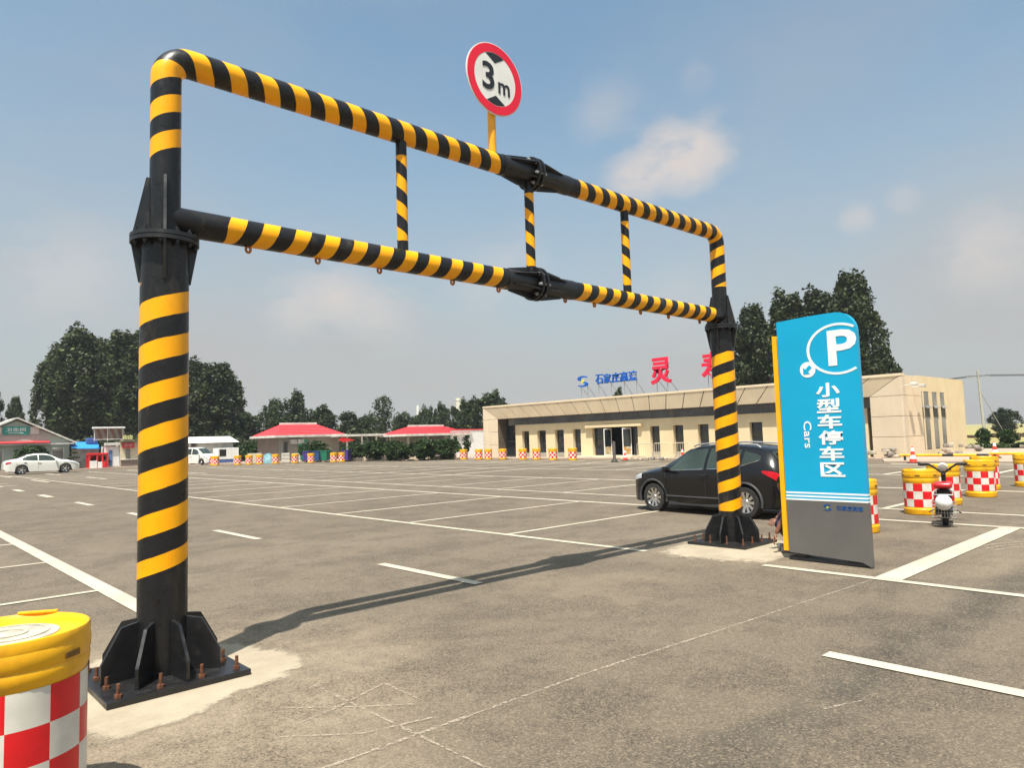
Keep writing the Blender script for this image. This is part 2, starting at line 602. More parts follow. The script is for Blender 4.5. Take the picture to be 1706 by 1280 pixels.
    def build(s, name, mats, parent=None, smooth=None, fix=True):
        me = bpy.data.meshes.new(name)
        me.from_pydata(s.v, [], s.f)
        mats = mats if isinstance(mats, (list, tuple)) else [mats]
        for m in mats:
            me.materials.append(m)
        me.polygons.foreach_set('material_index', s.mi)
        uvl = me.uv_layers.new(name='UVMap')
        flat = [x for f in s.uv for uv in f for x in uv]
        uvl.data.foreach_set('uv', flat)
        if fix:
            bm = bmesh.new()
            bm.from_mesh(me)
            bmesh.ops.recalc_face_normals(bm, faces=bm.faces)
            bm.to_mesh(me)
            bm.free()
        if smooth is not None:
            me.polygons.foreach_set('use_smooth', [True] * len(me.polygons))
            me.set_sharp_from_angle(angle=R(smooth))
        o = bpy.data.objects.new(name, me)
        C.objects.link(o)
        if parent:
            o.parent = parent
        return o


def tag(o, label=None, cat=None, group=None, kind=None):
    if label:
        o['label'] = label
    if cat:
        o['category'] = cat
    if group:
        o['group'] = group
    if kind:
        o['kind'] = kind
    return o


def thing(name, label, cat, loc=(0, 0, 0), rz=0.0, group=None, scale=1.0):
    o = bpy.data.objects.new(name, None)
    o.empty_display_size = 0.3
    C.objects.link(o)
    o.location = loc
    o.rotation_euler = (0, 0, rz)
    o.scale = (scale,) * 3
    return tag(o, label, cat, group)


def struct(o, label, cat='ground'):
    o['kind'] = 'structure'
    o['label'] = label
    o['category'] = cat
    return o


def dup(root, loc=None, rz=None, label=None, group=None, scale=None):
    r = root.copy()
    C.objects.link(r)
    if loc is not None:
        r.location = loc
    if rz is not None:
        r.rotation_euler = (0, 0, rz)
    if scale is not None:
        r.scale = scale if isinstance(scale, tuple) else (scale,) * 3
    if label:
        r['label'] = label
    if group:
        r['group'] = group
    for ch in list(root.children):
        c = ch.copy()
        C.objects.link(c)
        c.parent = r
        for g in list(ch.children):
            d = g.copy()
            C.objects.link(d)
            d.parent = c
    return r


def text_obj(body, w, h, depth, M, mat, name, parent, bold=0.0, shear=0.0, rot=0.0, spacing=1.0):
    """real lettering fitted to w x h metres, extruded, placed by M (x right, y up, z towards the reader)"""
    cu = bpy.data.curves.new(name, 'FONT')
    cu.body = body
    cu.resolution_u = 3
    cu.offset = bold
    cu.shear = shear
    cu.space_character = spacing
    cu.extrude = 0.5
    tmp = bpy.data.objects.new('tmp_text', cu)
    C.objects.link(tmp)
    dg = bpy.context.evaluated_depsgraph_get()
    me = bpy.data.meshes.new_from_object(tmp.evaluated_get(dg))
    C.objects.unlink(tmp)
    bpy.data.objects.remove(tmp)
    bpy.data.curves.remove(cu)
    co = np.array([v.co[:] for v in me.vertices])
    if rot:
        ca, sa = math.cos(rot), math.sin(rot)
        co[:, :2] = co[:, :2] @ np.array([[ca, sa], [-sa, ca]])
    lo, hi = co.min(0), co.max(0)
    ctr = (lo + hi) / 2
    sx = w / (hi[0] - lo[0])
    sy = h / (hi[1] - lo[1]) if h else sx
    for v, p in zip(me.vertices, co):
        q = Vector(((p[0] - ctr[0]) * sx, (p[1] - ctr[1]) * sy, (p[2] - lo[2]) * depth))
        v.co = M @ q
    me.materials.clear()
    me.materials.append(mat)
    me.name = name
    o = bpy.data.objects.new(name, me)
    C.objects.link(o)
    if parent:
        o.parent = parent
    return o


def frame(origin, right, upv):
    r_ = Vector(right).normalized()
    u_ = Vector(upv).normalized()
    n_ = r_.cross(u_)
    M = Matrix((r_, u_, n_)).transposed().to_4x4()
    M.translation = Vector(origin)
    return M


# ---------------------------------------------------------------- the setting: ground, paving, markings
FIELD = Mat('dry_field', 0.95)
_n = FIELD.noise(0.05, 6)
_n2 = FIELD.noise(1.5, 6, 0.7)
_c = FIELD.mix(FIELD.ramp(_n, 0.35, 0.65), (0.30, 0.25, 0.075), (0.22, 0.20, 0.07))
FIELD.color(FIELD.mix(FIELD.ramp(_n2, 0.4, 0.7, 0, 0.6), _c, (0.36, 0.30, 0.12)))
b = MB()
b.quad((-2500, -2500, -0.02), (2500, -2500, -0.02), (2500, 2500, -0.02), (-2500, 2500, -0.02))
struct(b.build('ground', FIELD.m), 'dry yellow green field land reaching to the horizon')
b = MB()
b.add([(-70, -40, 0), (50, -40, 0), (50, 20, 0), (62, 21, 0), (62, 120, 0), (-70, 120, 0)], [[0, 1, 2, 3, 4, 5]])
struct(b.build('asphalt_lot', ASPHALT), 'dusty grey brown asphalt of the car park', 'car park')
# paving with a kerb round the buildings
poly = [(33.2, -40), (33.2, 12), (35.9, 13), (35.9, 43), (33.6, 48.0), (31.2, 54.0), (25.6, 62.0), (22.0, 65.5), (20.0, 67.4), (3.0, 69.0), (-60, 69.0),
        (-60, 118), (60, 118), (60, 20), (50.5, 19), (50.5, -40)]
b = MB()
n_ = len(poly)
vs = [(x, y, 0.0) for x, y in poly] + [(x, y, 0.09) for x, y in poly]
b.add(vs, [list(range(n_, 2 * n_))] + [[i, (i + 1) % n_, n_ + (i + 1) % n_, n_ + i] for i in range(n_)])
struct(b.build('pavement', PAVE), 'pinkish paved apron with kerb around the buildings', 'pavement')


def pad(pts, z, jit, seed):
    rnd = random.Random(seed)
    out = []
    n = len(pts)
    for i in range(n):
        p0, p1, p2, p3 = (Vector((*pts[(i + k) % n], 0)) for k in (-1, 0, 1, 2))
        for t in np.linspace(0, 1, 9)[:-1]:
            q = 0.5 * ((2 * p1) + (p2 - p0) * t + (2 * p0 - 5 * p1 + 4 * p2 - p3) * t * t + (3 * p1 - p0 - 3 * p2 + p3) * t ** 3)
            out.append((q.x + rnd.uniform(-jit, jit), q.y + rnd.uniform(-jit, jit), z))
    m = MB()
    n = len(out)
    ctr = sum((Vector(p) for p in out), Vector()) / n
    rings = [[Vector(p) for p in out]] + [[ctr + (Vector(p) - ctr) * f for p in out] for f in (0.72, 0.01)]
    fs, us = [], []
    for r_ in range(2):
        for i in range(n):
            k = (i + 1) % n
            fs.append([r_ * n + i, r_ * n + k, (r_ + 1) * n + k, (r_ + 1) * n + i])
            us.append([(0, r_), (0, r_), (0, r_ + 1), (0, r_ + 1)])
    m.add([p for r_ in rings for p in r_], fs, 0, us)
    return m


b = pad([(1.16, 6.0), (1.35, 6.32), (1.8, 6.42), (2.24, 6.1), (2.44, 5.70), (2.58, 5.15), (2.31, 4.76), (1.98, 4.70), (1.54, 4.50), (1.25, 4.45), (0.98, 4.5), (0.9, 5.2)], 0.004, 0.018, 3)
b2 = pad([(7.75, 5.8), (8.7, 6.12), (9.9, 6.12), (10.2, 5.6), (9.95, 4.7), (9.2, 4.35), (8.5, 4.2), (7.95, 4.35), (7.73, 4.9)], 0.004, 0.02, 4)
b.add(b2.v, b2.f, 0, [[(u, v * 0.52) for u, v in f] for f in b2.uv])
struct(b.build('concrete_footing', FOOTING), 'pale concrete patches poured around the gantry feet', 'footing')

mk = MB()


def line(x0, y0, x1, y1, w, z=0.008):
    w *= 2.0 if (x0 > 18 or min(y0, y1) > 24) else (1.4 if (x0 > 12 or min(y0, y1) > 14) else 1.1)
    d = Vector((x1 - x0, y1 - y0, 0)).normalized()
    p = Vector((-d.y, d.x, 0)) * w / 2
    a_, b_ = Vector((x0, y0, z)), Vector((x1, y1, z))
    n = max(1, int((b_ - a_).length / 3))
    for i in range(n):
        q0 = a_ + (b_ - a_) * (i / n)
        q1 = a_ + (b_ - a_) * ((i + 1) / n)
        mk.quad(q0 - p, q1 - p, q1 + p, q0 + p)


# long lines run along Y, bay ticks along X
line(7.95, -14, 7.95, 4.30, 0.11)
line(7.95, 6.0, 7.95, 62, 0.11)
line(2.16, 7.3, 2.16, 40, 0.17) if False else None
line(2.16, 6.9, 2.16, 40, 0.17)
for k in range(-3, 12):
    y = 8.14 - 2.0 + 5.82 * k
    line(5.1, y, 5.1, y + 2.0, 0.12)
for k in range(0, 11):
    y = 9.28 + 2.95 * k
    line(-2.9, y, 2.075, y, 0.09, 0.0085)
for y in [8.84 + 2.86 * k for k in range(0, 18)]:
    line(8.005, y, 12.94, y, 0.09)
line(8.005, 2.93, 12.94, 2.93, 0.24)
line(13.0, -14, 13.0, 60, 0.11)
line(14.75, -14, 14.75, 58, 0.10)
for y in [-8.9 + 2.86 * k for k in range(0, 24)]:
    if abs(y - 2.5) > 1.0:
        line(14.80, y, 19.75, y, 0.09)
line(19.8, -14, 19.8, 56, 0.10)
line(25.2, -10, 25.2, 54, 0.10)
for y in [-8.0 + 2.86 * k for k in range(0, 21)]:
    line(20.6 if False else 25.25, y, 30.15, y, 0.09)
line(30.2, -10, 30.2, 46, 0.10)
line(31.3, -10, 31.3, 40, 0.10)
for k in range(0, 10):
    None
for x in [-6 + 2.7 * k for k in range(11)]:
    line(x, 56.0, x, 61.0, 0.10)
line(-8, 61.05, 20, 61.05, 0.10)
for x in [-6 + 2.7 * k for k in range(9)]:
    line(x, 44.0, x, 49.0, 0.10)
line(32.6, -12, 32.6, 11.5, 0.22)
for y in [26.0 + 2.86 * k for k in range(0, 11)]:
    line(20.4, y, 24.9, y, 0.13)
for y in [22.0 + 2.86 * k for k in range(0, 9)]:
    line(31.35, y, 34.6, y, 0.15)
for q in range(6):
    line(5.9 + 0 * q, 42.0 + 3.1 * q, -12 - 2.0 * q, 44.5 + 3.1 * q, 0.16)
struct(mk.build('parking_lines', PAINT), 'worn white painted bay lines and lane dashes', 'road marking')

ck = MB()


def chalk(pts, w, seed):
    rnd = random.Random(seed)
    L = []
    for i in range(len(pts) - 1):
        a_, b_ = Vector((*pts[i], 0)), Vector((*pts[i + 1], 0))
        n = max(2, int((b_ - a_).length / 0.07))
        for k in range(n):
            L.append(a_ + (b_ - a_) * (k / n))
    L.append(Vector((*pts[-1], 0)))
    for i in range(len(L) - 1):
        d = (L[i + 1] - L[i]).normalized()
        p = Vector((-d.y, d.x, 0))
        w0 = w * rnd.uniform(0.5, 1.2)
        ck.quad(L[i] - p * w0 / 2 + Vector((0, 0, .0055)), L[i + 1] - p * w0 / 2 + Vector((0, 0, .0055)), L[i + 1] + p * w0 / 2 + Vector((0, 0, .0055)), L[i] + p * w0 / 2 + Vector((0, 0, .0055)))


chalk([(1.3, 3.33), (2.3, 3.32), (3.7, 3.30), (5.1, 3.20), (7.85, 3.04)], 0.030, 1)
chalk([(2.28, 4.5), (2.29, 3.58), (2.30, 2.6)], 0.024, 2)
chalk([(1.90, 3.95), (2.18, 4.0), (2.62, 4.16), (2.61, 3.73)], 0.022, 3)
chalk([(1.95, 4.25), (2.25, 3.95), (2.54, 3.70)], 0.022, 4)
chalk([(1.75, 3.85), (2.1, 3.55), (2.5, 3.45)], 0.018, 5)
chalk([(4.1, 1.9), (4.55, 1.72)], 0.02, 6)
for q in range(3):
    rr = 1.35 + 0.22 * q
    chalk([(10.1 + rr * math.cos(a), 1.9 + 0.55 * rr * math.sin(a)) for a in np.linspace(-1.0, 1.2, 9)], 0.05, 10 + q)
struct(ck.build('chalk_marks', CHALK), 'faint chalky setting-out lines scratched on the asphalt', 'road marking')

# ---------------------------------------------------------------- the height limit gantry
GL = Vector((1.63, 5.465, 0))
GR = Vector((9.26, 5.465, 0))
ZL, ZU = 3.28, 4.52
gy = 5.465
gantry = thing('height_limit_gantry', 'black and yellow striped steel pipe gantry spanning the drive', 'height barrier', (0, 0, 0))
RP, RB = 0.163, 0.106


def ring_up(x, y, z0, z1, r, mats, name):
    n = 24
    b = MB()
    b.tube([(x, y, z0 + (z1 - z0) * i / n) for i in range(n + 1)], r, 40, v0=z0, ref=(1, 0, 0))
    return b.build(name, mats, gantry, 40)


T_POST_L = tape('tape_post_left', 0.302, -1.0, t0=1.80, v1=2.78, phase=0.32)
T_POST_R = tape('tape_post_right', 0.302, -1.0, v0=0.47, v1=2.75, phase=0.05)
for x, tm in ((GL.x, T_POST_L), (GR.x, T_POST_R)):
    ring_up(x, gy, 0.03, 3.10, RP, tm, 'post')
    # base plate
    b = MB()
    b.box((x, gy, 0.024), (0.90, 0.90, 0.040), bev=0.004)
    b.build('base_plate', BLACK, gantry)
    for k in range(8):
        a = k * PI / 4 + 0.12
        d = Vector((math.cos(a), math.sin(a), 0))
        t = Vector((-d.y, d.x, 0)) * 0.011
        pr = [(RP - 0.005, 0.045), (RP + 0.235, 0.045), (RP + 0.235, 0.175), (RP + 0.11, 0.395), (RP - 0.005, 0.415)]
        b = MB()
        b.prism([Vector((x, gy, 0)) + d * r + Vector((0, 0, z)) for r, z in pr], -t, t)
        b.build('gusset', BLACK, gantry)
    rnd = random.Random(int(x * 10))
    for k in range(12):
        s4, i4 = divmod(k, 3)
        u = (-0.37, -0.12, 0.14)[i4]
        px, py = [(u, -0.38), (0.38, u), (-u, 0.38), (-0.38, -u)][s4]
        h = rnd.uniform(0.075, 0.115)
        b = MB()
        b.cyl((x + px, gy + py, 0.04), (x + px, gy + py, 0.04 + h), 0.0115, 10)
        b.cyl((x + px, gy + py, 0.044), (x + px, gy + py, 0.066), 0.023, 6)
        b.build('anchor_bolt', RUST, gantry)
    # flange pair on top of the post, with stiffeners below and above
    for z, h, nm in ((3.098, 0.028, 'flange'), (3.132, 0.028, 'flange')):
        b = MB()
        b.cyl((x, gy, z - h / 2), (x, gy, z + h / 2), 0.232, 40)
        b.build(nm, BLACK, gantry, 40)
    for k in range(12):
        a = k * PI / 6 + 0.1
        b = MB()
        c_ = Vector((x + 0.203 * math.cos(a), gy + 0.203 * math.sin(a), 0))
        b.cyl(c_ + Vector((0, 0, 3.052)), c_ + Vector((0, 0, 3.182)), 0.010, 8)
        b.cyl(c_ + Vector((0, 0, 3.147)), c_ + Vector((0, 0, 3.165)), 0.019, 6)
        b.cyl(c_ + Vector((0, 0, 3.064)), c_ + Vector((0, 0, 3.083)), 0.019, 6)
        b.build('flange_bolt', BLACK, gantry)
    for k in range(4):
        a = R(163 if x < 5 else 17) + k * PI / 2
        d = Vector((math.cos(a), math.sin(a), 0))
        t = Vector((-d.y, d.x, 0)) * 0.010
        b = MB()
        b.prism([Vector((x, gy, 0)) + d * r + Vector((0, 0, z)) for r, z in [(RP - 0.004, 2.80), (RP + 0.010, 2.80), (0.222, 3.083), (RP - 0.004, 3.083)]], -t, t)
        b.build('stiffener', BLACK, gantry)
        if abs(d.x) > 0.8 and d.x * (1 if x < 5 else -1) > 0:
            continue
        b = MB()
        b.prism([Vector((x, gy, 0)) + d * r + Vector((0, 0, z)) for r, z in [(RB - 0.004, 3.58), (RB + 0.020, 3.58), (0.215, 3.147), (RB - 0.004, 3.147)]], -t, t)
        b.build('stiffener', BLACK, gantry)

# upper frame: riser, elbow and top beam are one bent pipe, left and right half
XC = 5.45


def riser_path(x, s):
    r = 0.17
    pts = [Vector((x, gy, 3.147 + (ZU - r - 3.147) * i / 10)) for i in range(11)]
    for i in range(1, 9):
        a = i / 8 * PI / 2
        pts.append(Vector((x + s * r * (1 - math.cos(a)), gy, ZU - r + r * math.sin(a))))
    xe = XC - s * 0.03
    x0 = x + s * r
    for i in range(1, 31):
        pts.append(Vector((x0 + (xe - x0) * i / 30, gy, ZU)))
    return pts


T_UP_L = tape('tape_top_left', 0.27, -1.0, v0=0.56, v1=4.63, phase=0.62)
T_UP_R = tape('tape_top_right', 0.27, -1.0, v0=0.56, v1=4.40, phase=0.15)
for x, s, tm in ((GL.x, 1, T_UP_L), (GR.x, -1, T_UP_R)):
    b = MB()
    b.tube(riser_path(x, s), RB, 32, ref=(0, -1, 0))
    b.build('top_beam', tm, gantry, 40)
T_LO_L = tape('tape_low_left', 0.27, 1.0, v0=0.42, v1=3.42, phase=0.2)
T_LO_R = tape('tape_low_right', 0.27, 1.0, v0=0.18, v1=3.25, phase=0.2)
for x, s, tm in ((GL.x, 1, T_LO_L), (GR.x, -1, T_LO_R)):
    b = MB()
    xe = XC - s * 0.03
    b.tube([(x + (xe - x) * i / 30, gy, ZL) for i in range(31)], RB, 32, ref=(0, 0, 1))
    b.build('lower_beam', tm, gantry, 40)
T_ST = tape('tape_strut', 0.26, 1.0, phase=0.1, v0=0.10, v1=0.92)
for x in (3.72, 5.40, 7.09):
    b = MB()
    z0, z1 = ZL + RB - 0.02, ZU - RB + 0.02
    b.tube([(x, gy, z0 + (z1 - z0) * i / 12) for i in range(13)], 0.052, 24, ref=(1, 0, 0))
    b.build('strut', T_ST, gantry, 40)
for z in (ZU, ZL):
    for s in (-1, 1):
        b = MB()
        x0 = XC - 0.47 if s < 0 else XC + 0.58
        b.tube([(x0, gy, z), (XC + s * 0.045, gy, z)], RB + 0.006, 32)
        b.build('coupling_sleeve', BLACK, gantry, 40)
        b = MB()
        b.cyl((XC + s * 0.018, gy, z), (XC + s * 0.044, gy, z), 0.186, 32)
        b.build('coupling_flange', BLACK, gantry, 40)
        for k in range(6):
            a = k * PI / 3 + PI / 6
            d = Vector((0, math.cos(a), math.sin(a)))
            t = Vector((0, -d.z, d.y)) * 0.007
            if abs(d.z) < 0.01 and False:
                continue
            b = MB()
            b.prism([Vector((XC + s * q, gy, z)) + d * r for q, r in [(0.046, RB), (0.046, 0.180), (0.10, 0.176), (0.40, RB + 0.018), (0.40, RB)]], -t, t)
            b.build('coupling_rib', BLACK, gantry)
    for k in range(8):
        a = k * PI / 4 + 0.2
        c_ = Vector((XC, gy + 0.155 * math.cos(a), z + 0.155 * math.sin(a)))
        b = MB()
        b.cyl(c_ - Vector((0.085, 0, 0)), c_ + Vector((0.085, 0, 0)), 0.010, 8)
        for q in (-0.058, 0.058):
            b.cyl(c_ + Vector((q - 0.010, 0, 0)), c_ + Vector((q + 0.010, 0, 0)), 0.020, 6)
        b.build('coupling_bolt', STEEL, gantry)
EYE = simple('eyelet_orange', (0.42, 0.14, 0.02), 0.6, var=0.3, scale=30)
for x in (2.25, 2.85, 3.46, 4.30, 4.91, 5.93, 6.44, 7.34, 7.95, 8.70):
    b = MB()
    ring = [Vector((0.019 * math.cos(a), 0, 0.024 * math.sin(a))) for a in np.linspace(0, 2 * PI, 13)]
    b.tube([Vector((x, gy, ZL - RB - 0.020)) + p for p in ring], 0.011, 8)
    b.build('eyelet', EYE, gantry, 60)

# height sign on its yellow pole
YP = simple('yellow_pole_paint', (0.80, 0.36, 0.004), 0.35, var=0.12)
SRED = simple('sign_red', (0.72, 0.006, 0.03), 0.4, var=0.06)
SWHITE = simple('sign_white', (0.72, 0.70, 0.66), 0.45, var=0.05)
SBLACK = simple('sign_black', (0.012, 0.012, 0.014), 0.45, var=0.2)
sx, sz, sy = 4.88, 5.40, gy - 0.075
sg = thing('height_limit_sign', 'round red and white 3 m height limit sign on yellow pole above the top beam', 'road sign', (sx, gy, ZU + RB))
sg_off = Vector((-sx, -gy, -(ZU + RB)))


def disc_mesh(x, z, y, r0, r1, th, n=64):
    b = MB()
    Mx = frame((x, y, z), (1, 0, 0), (0, 0, 1))
    b.lathe([(r0, 0), (r1, 0), (r1, th), (r0, th), (r0, 0)] if r0 > 0 else [(0.0001, 0), (r1, 0), (r1, th), (0.0001, th)], n, M=Matrix.Translation(sg_off) @ Mx)
    return b


b = MB()
b.tube([Vector((sx, gy, ZU + RB - 0.03)) + sg_off, Vector((sx, gy, sz + 0.2)) + sg_off], 0.043, 24)
b.build('pole', YP, sg, 40)
disc_mesh(sx, sz, sy + 0.012, 0, 0.392, 0.010).build('rim', SWHITE, sg)
disc_mesh(sx, sz, sy, 0.29, 0.380, 0.004).build('red_ring', SRED, sg)
disc_mesh(sx, sz, sy + 0.001, 0, 0.289, 0.003).build('sign_face', SWHITE, sg)
b = MB()
b.box(Vector((sx, sy + 0.035, sz + 0.12)) + sg_off, (0.5, 0.03, 0.035))
b.box(Vector((sx, sy + 0.035, sz - 0.14)) + sg_off, (0.5, 0.03, 0.035))
b.build('bracket', STEEL, sg)
SM = Matrix.Translation(sg_off)
text_obj('3', 0.165, 0.30, 0.003, SM @ frame((sx - 0.10, sy - 0.004, sz + 0.01), (1, 0, 0), (0, 0, 1)), SBLACK, 'numeral', sg, bold=0.018)
text_obj('m', 0.165, 0.125, 0.003, SM @ frame((sx + 0.12, sy - 0.004, sz - 0.075), (1, 0, 0), (0, 0, 1)), SBLACK, 'unit_letter', sg, bold=0.015)
for s in (1, -1):
    b = MB()
    a0 = PI / 2 * s
    arc = [(0.284 * math.cos(a0 + t), 0.284 * math.sin(a0 + t)) for t in np.linspace(-0.46, 0.46, 9)]
    p = [Vector((sx + q[0], sy - 0.0045, sz + q[1])) + sg_off for q in arc] + [Vector((sx, sy - 0.0045, sz + s * 0.178)) + sg_off]
    b.prism(p, (0, 0, 0), (0, 0.003, 0))
    b.build('arrowhead', SBLACK, sg)

# ---------------------------------------------------------------- the blue parking sign panel
CYAN = simple('cyan_sheet', (0.0, 0.33, 0.56), 0.35, var=0.05, scale=1.0)
GREYP = simple('grey_sheet', (0.115, 0.108, 0.10), 0.45, var=0.08, scale=2)
YELP = simple('yellow_sheet', (0.88, 0.42, 0.0), 0.4, var=0.06)
PWHITE = simple('panel_lettering', (0.80, 0.80, 0.78), 0.5, var=0.05)
NAVY = simple('navy_lettering', (0.0, 0.055, 0.22), 0.5, var=0.1)
LIME = simple('lime_lettering', (0.30, 0.50, 0.05), 0.5, var=0.1)
px0 = 8.47
FRAMEM_ = simple('shade_dark_base', (0.05, 0.05, 0.052), 0.6, var=0.2)  # base coloured dark to stand in for the shadow under the board
pan = thing('parking_sign_panel', 'tall cyan and grey parking sign board with yellow back edge', 'sign', (px0, 3.75, 0.004))
PO = Vector((-px0, -3.75, -0.004))


def pan_poly(pts, x0, x1):
    b = MB()
    b.prism([Vector((x0, y, z)) + PO for y, z in pts], (0, 0, 0), (x1 - x0, 0, 0))
    return b


YLft, YRgt = 4.225, 3.262
top = [(YLft, 2.945)] + [(YLft + (3.50 - YLft) * t, 2.945 + 0.022 * math.sin(t * PI * 0.6)) for t in np.linspace(0.1, 1, 8)]
top += [(3.50 - 0.235 * math.sin(a), 2.72 + 0.245 * math.cos(a)) for a in np.linspace(0.12, PI / 2, 10)]
pan_poly([(YLft, 0.858)] + top + [(YRgt, 0.858)], px0, px0 + 0.075).build('blue_panel', CYAN, pan)
pan_poly([(YLft, 0.10), (YLft, 0.738), (YRgt, 0.738), (YRgt, 0.012), (3.36, 0.06)], px0, px0 + 0.075).build('grey_panel', GREYP, pan)
for k in range(6):
    z = 0.738 + k * 0.020
    pan_poly([(YLft, z), (YLft, z + 0.020), (YRgt, z + 0.020), (YRgt, z)], px0 - (0.001 if k % 2 == 0 else 0), px0 + 0.075).build('stripe', PWHITE if k % 2 == 0 else CYAN, pan)
pan_poly([(4.335, 0.10), (4.335, 2.79), (3.60, 2.70), (3.60, 0.10)], px0 + 0.078, px0 + 0.17).build('yellow_panel', YELP, pan)
pan_poly([(3.59, 0.10), (3.59, 2.78), (3.30, 2.62), (3.30, 0.10)], px0 + 0.078, px0 + 0.14).build('back_panel', GREYP, pan)
b = MB()
b.box(Vector((px0 + 0.13, 3.8, 0.022)) + PO, (0.18, 0.90, 0.035))
for y in (3.5, 4.1):
    b.box(Vector((px0 + 0.13, y, 0.075)) + PO, (0.16, 0.10, 0.06))
b.build('base', FRAMEM_, pan)


def PF(y, z, dx=0.0):
    return Matrix.Translation(PO) @ frame((px0 - 0.0005 - dx, y, z), (0, -1, 0), (0, 0, 1))


text_obj('P', 0.335, 0.42, 0.004, PF(3.435, 2.545), PWHITE, 'parking_letter', pan, bold=0.022)
b = MB()
cy, cz, r1, r2 = 3.49, 2.532, 0.305, 0.278
EX = 1.21
aa = np.linspace(R(55.5), R(304.5), 60)
o_ = [(cy - EX * r * math.cos(a), cz + r * math.sin(a)) for r in (r1,) for a in aa]
i_ = [(cy - EX * r2 * math.cos(a), cz + r2 * math.sin(a)) for a in aa]
ok = [k for k in range(len(aa))]
for k in ok[:-1]:
    q = [o_[k], o_[k + 1], i_[k + 1], i_[k]]
    b.prism([Vector((px0 - 0.003, y, z)) + PO for y, z in q], (0, 0, 0), (0.0025, 0, 0))
b.build('ring', PWHITE, pan)
b = MB()
b.lathe([(0.0001, 0), (0.095, 0), (0.095, 0.0035), (0.0001, 0.0035)], 32, M=PF(3.86, 2.315))
b.build('small_disc', PWHITE, pan)
b = MB()
ar = [(-0.055, -0.055), (0.03, -0.055), (0.006, -0.028), (0.055, 0.022), (0.022, 0.055), (-0.028, 0.006), (-0.055, 0.03)]
Mx = PF(3.86, 2.315, 0.0036)
b.prism([Mx @ Vector((x, y, 0)) for x, y in ar], (0, 0, 0), (-0.002, 0, 0))
b.build('arrow', CYAN, pan)
for k, ch in enumerate('小型车停车区'):
    text_obj(ch, 0.285, 0.168, 0.004, PF(3.635, 2.055 - 0.1885 * k), PWHITE, 'character', pan, bold=0.028)
text_obj('Cars', 0.095, 0.325, 0.003, PF(3.905, 1.53), PWHITE, 'small_lettering', pan, bold=0.006, rot=-PI / 2)
text_obj('石家庄高速', 0.30, 0.058, 0.002, PF(3.47, 0.665), NAVY, 'maker_lettering', pan, bold=0.02)


def s_logo(M, w, h, depth, mats, parent, name):
    """two interlocking swooshes with a small sun between them"""
    for s in (1, -1):
        pts = []
        oc = [(0.5 * math.cos(a), 0.26 + 0.24 * math.sin(a)) for a in np.linspace(R(20), R(250), 18)]
        ic = [(0.08 + 0.30 * math.cos(a), 0.24 + 0.12 * math.sin(a)) for a in np.linspace(R(235), R(35), 14)]
        p = [Vector((s * x * w, s * y * h, 0)) for x, y in oc + ic]
        b = MB()
        b.prism([M @ q for q in p], (0, 0, 0), M.to_3x3() @ Vector((0, 0, depth)))
        b.build(name, mats[0], parent)
    b = MB()
    b.lathe([(0.0001, 0), (0.13 * w, 0), (0.13 * w, depth * 1.1), (0.0001, depth * 1.1)], 20, M=M)
    b.build('logo_sun', mats[1], parent)


s_logo(PF(3.725, 0.665), 0.095, 0.075, 0.002, [NAVY, LIME], pan, 'logo_swoosh')


# ---------------------------------------------------------------- anti-collision drums
BYEL = Mat('drum_yellow', 0.42)
BYEL.color(BYEL.mix(BYEL.ramp(BYEL.noise(5, 6, 0.65), 0.40, 0.75), (0.80, 0.40, 0.002), (0.60, 0.27, 0.006)))
BYEL.bump(BYEL.noise(10, 3), 0.15, 0.01)
BYEL = BYEL.m
BRED = simple('drum_red', (0.66, 0.008, 0.012), 0.38, var=0.1)
BWHT = simple('drum_white', (0.66, 0.62, 0.54), 0.4, var=0.12)
LIDW = simple('drum_cap_white', (0.42, 0.385, 0.31), 0.55, var=0.25, scale=9)


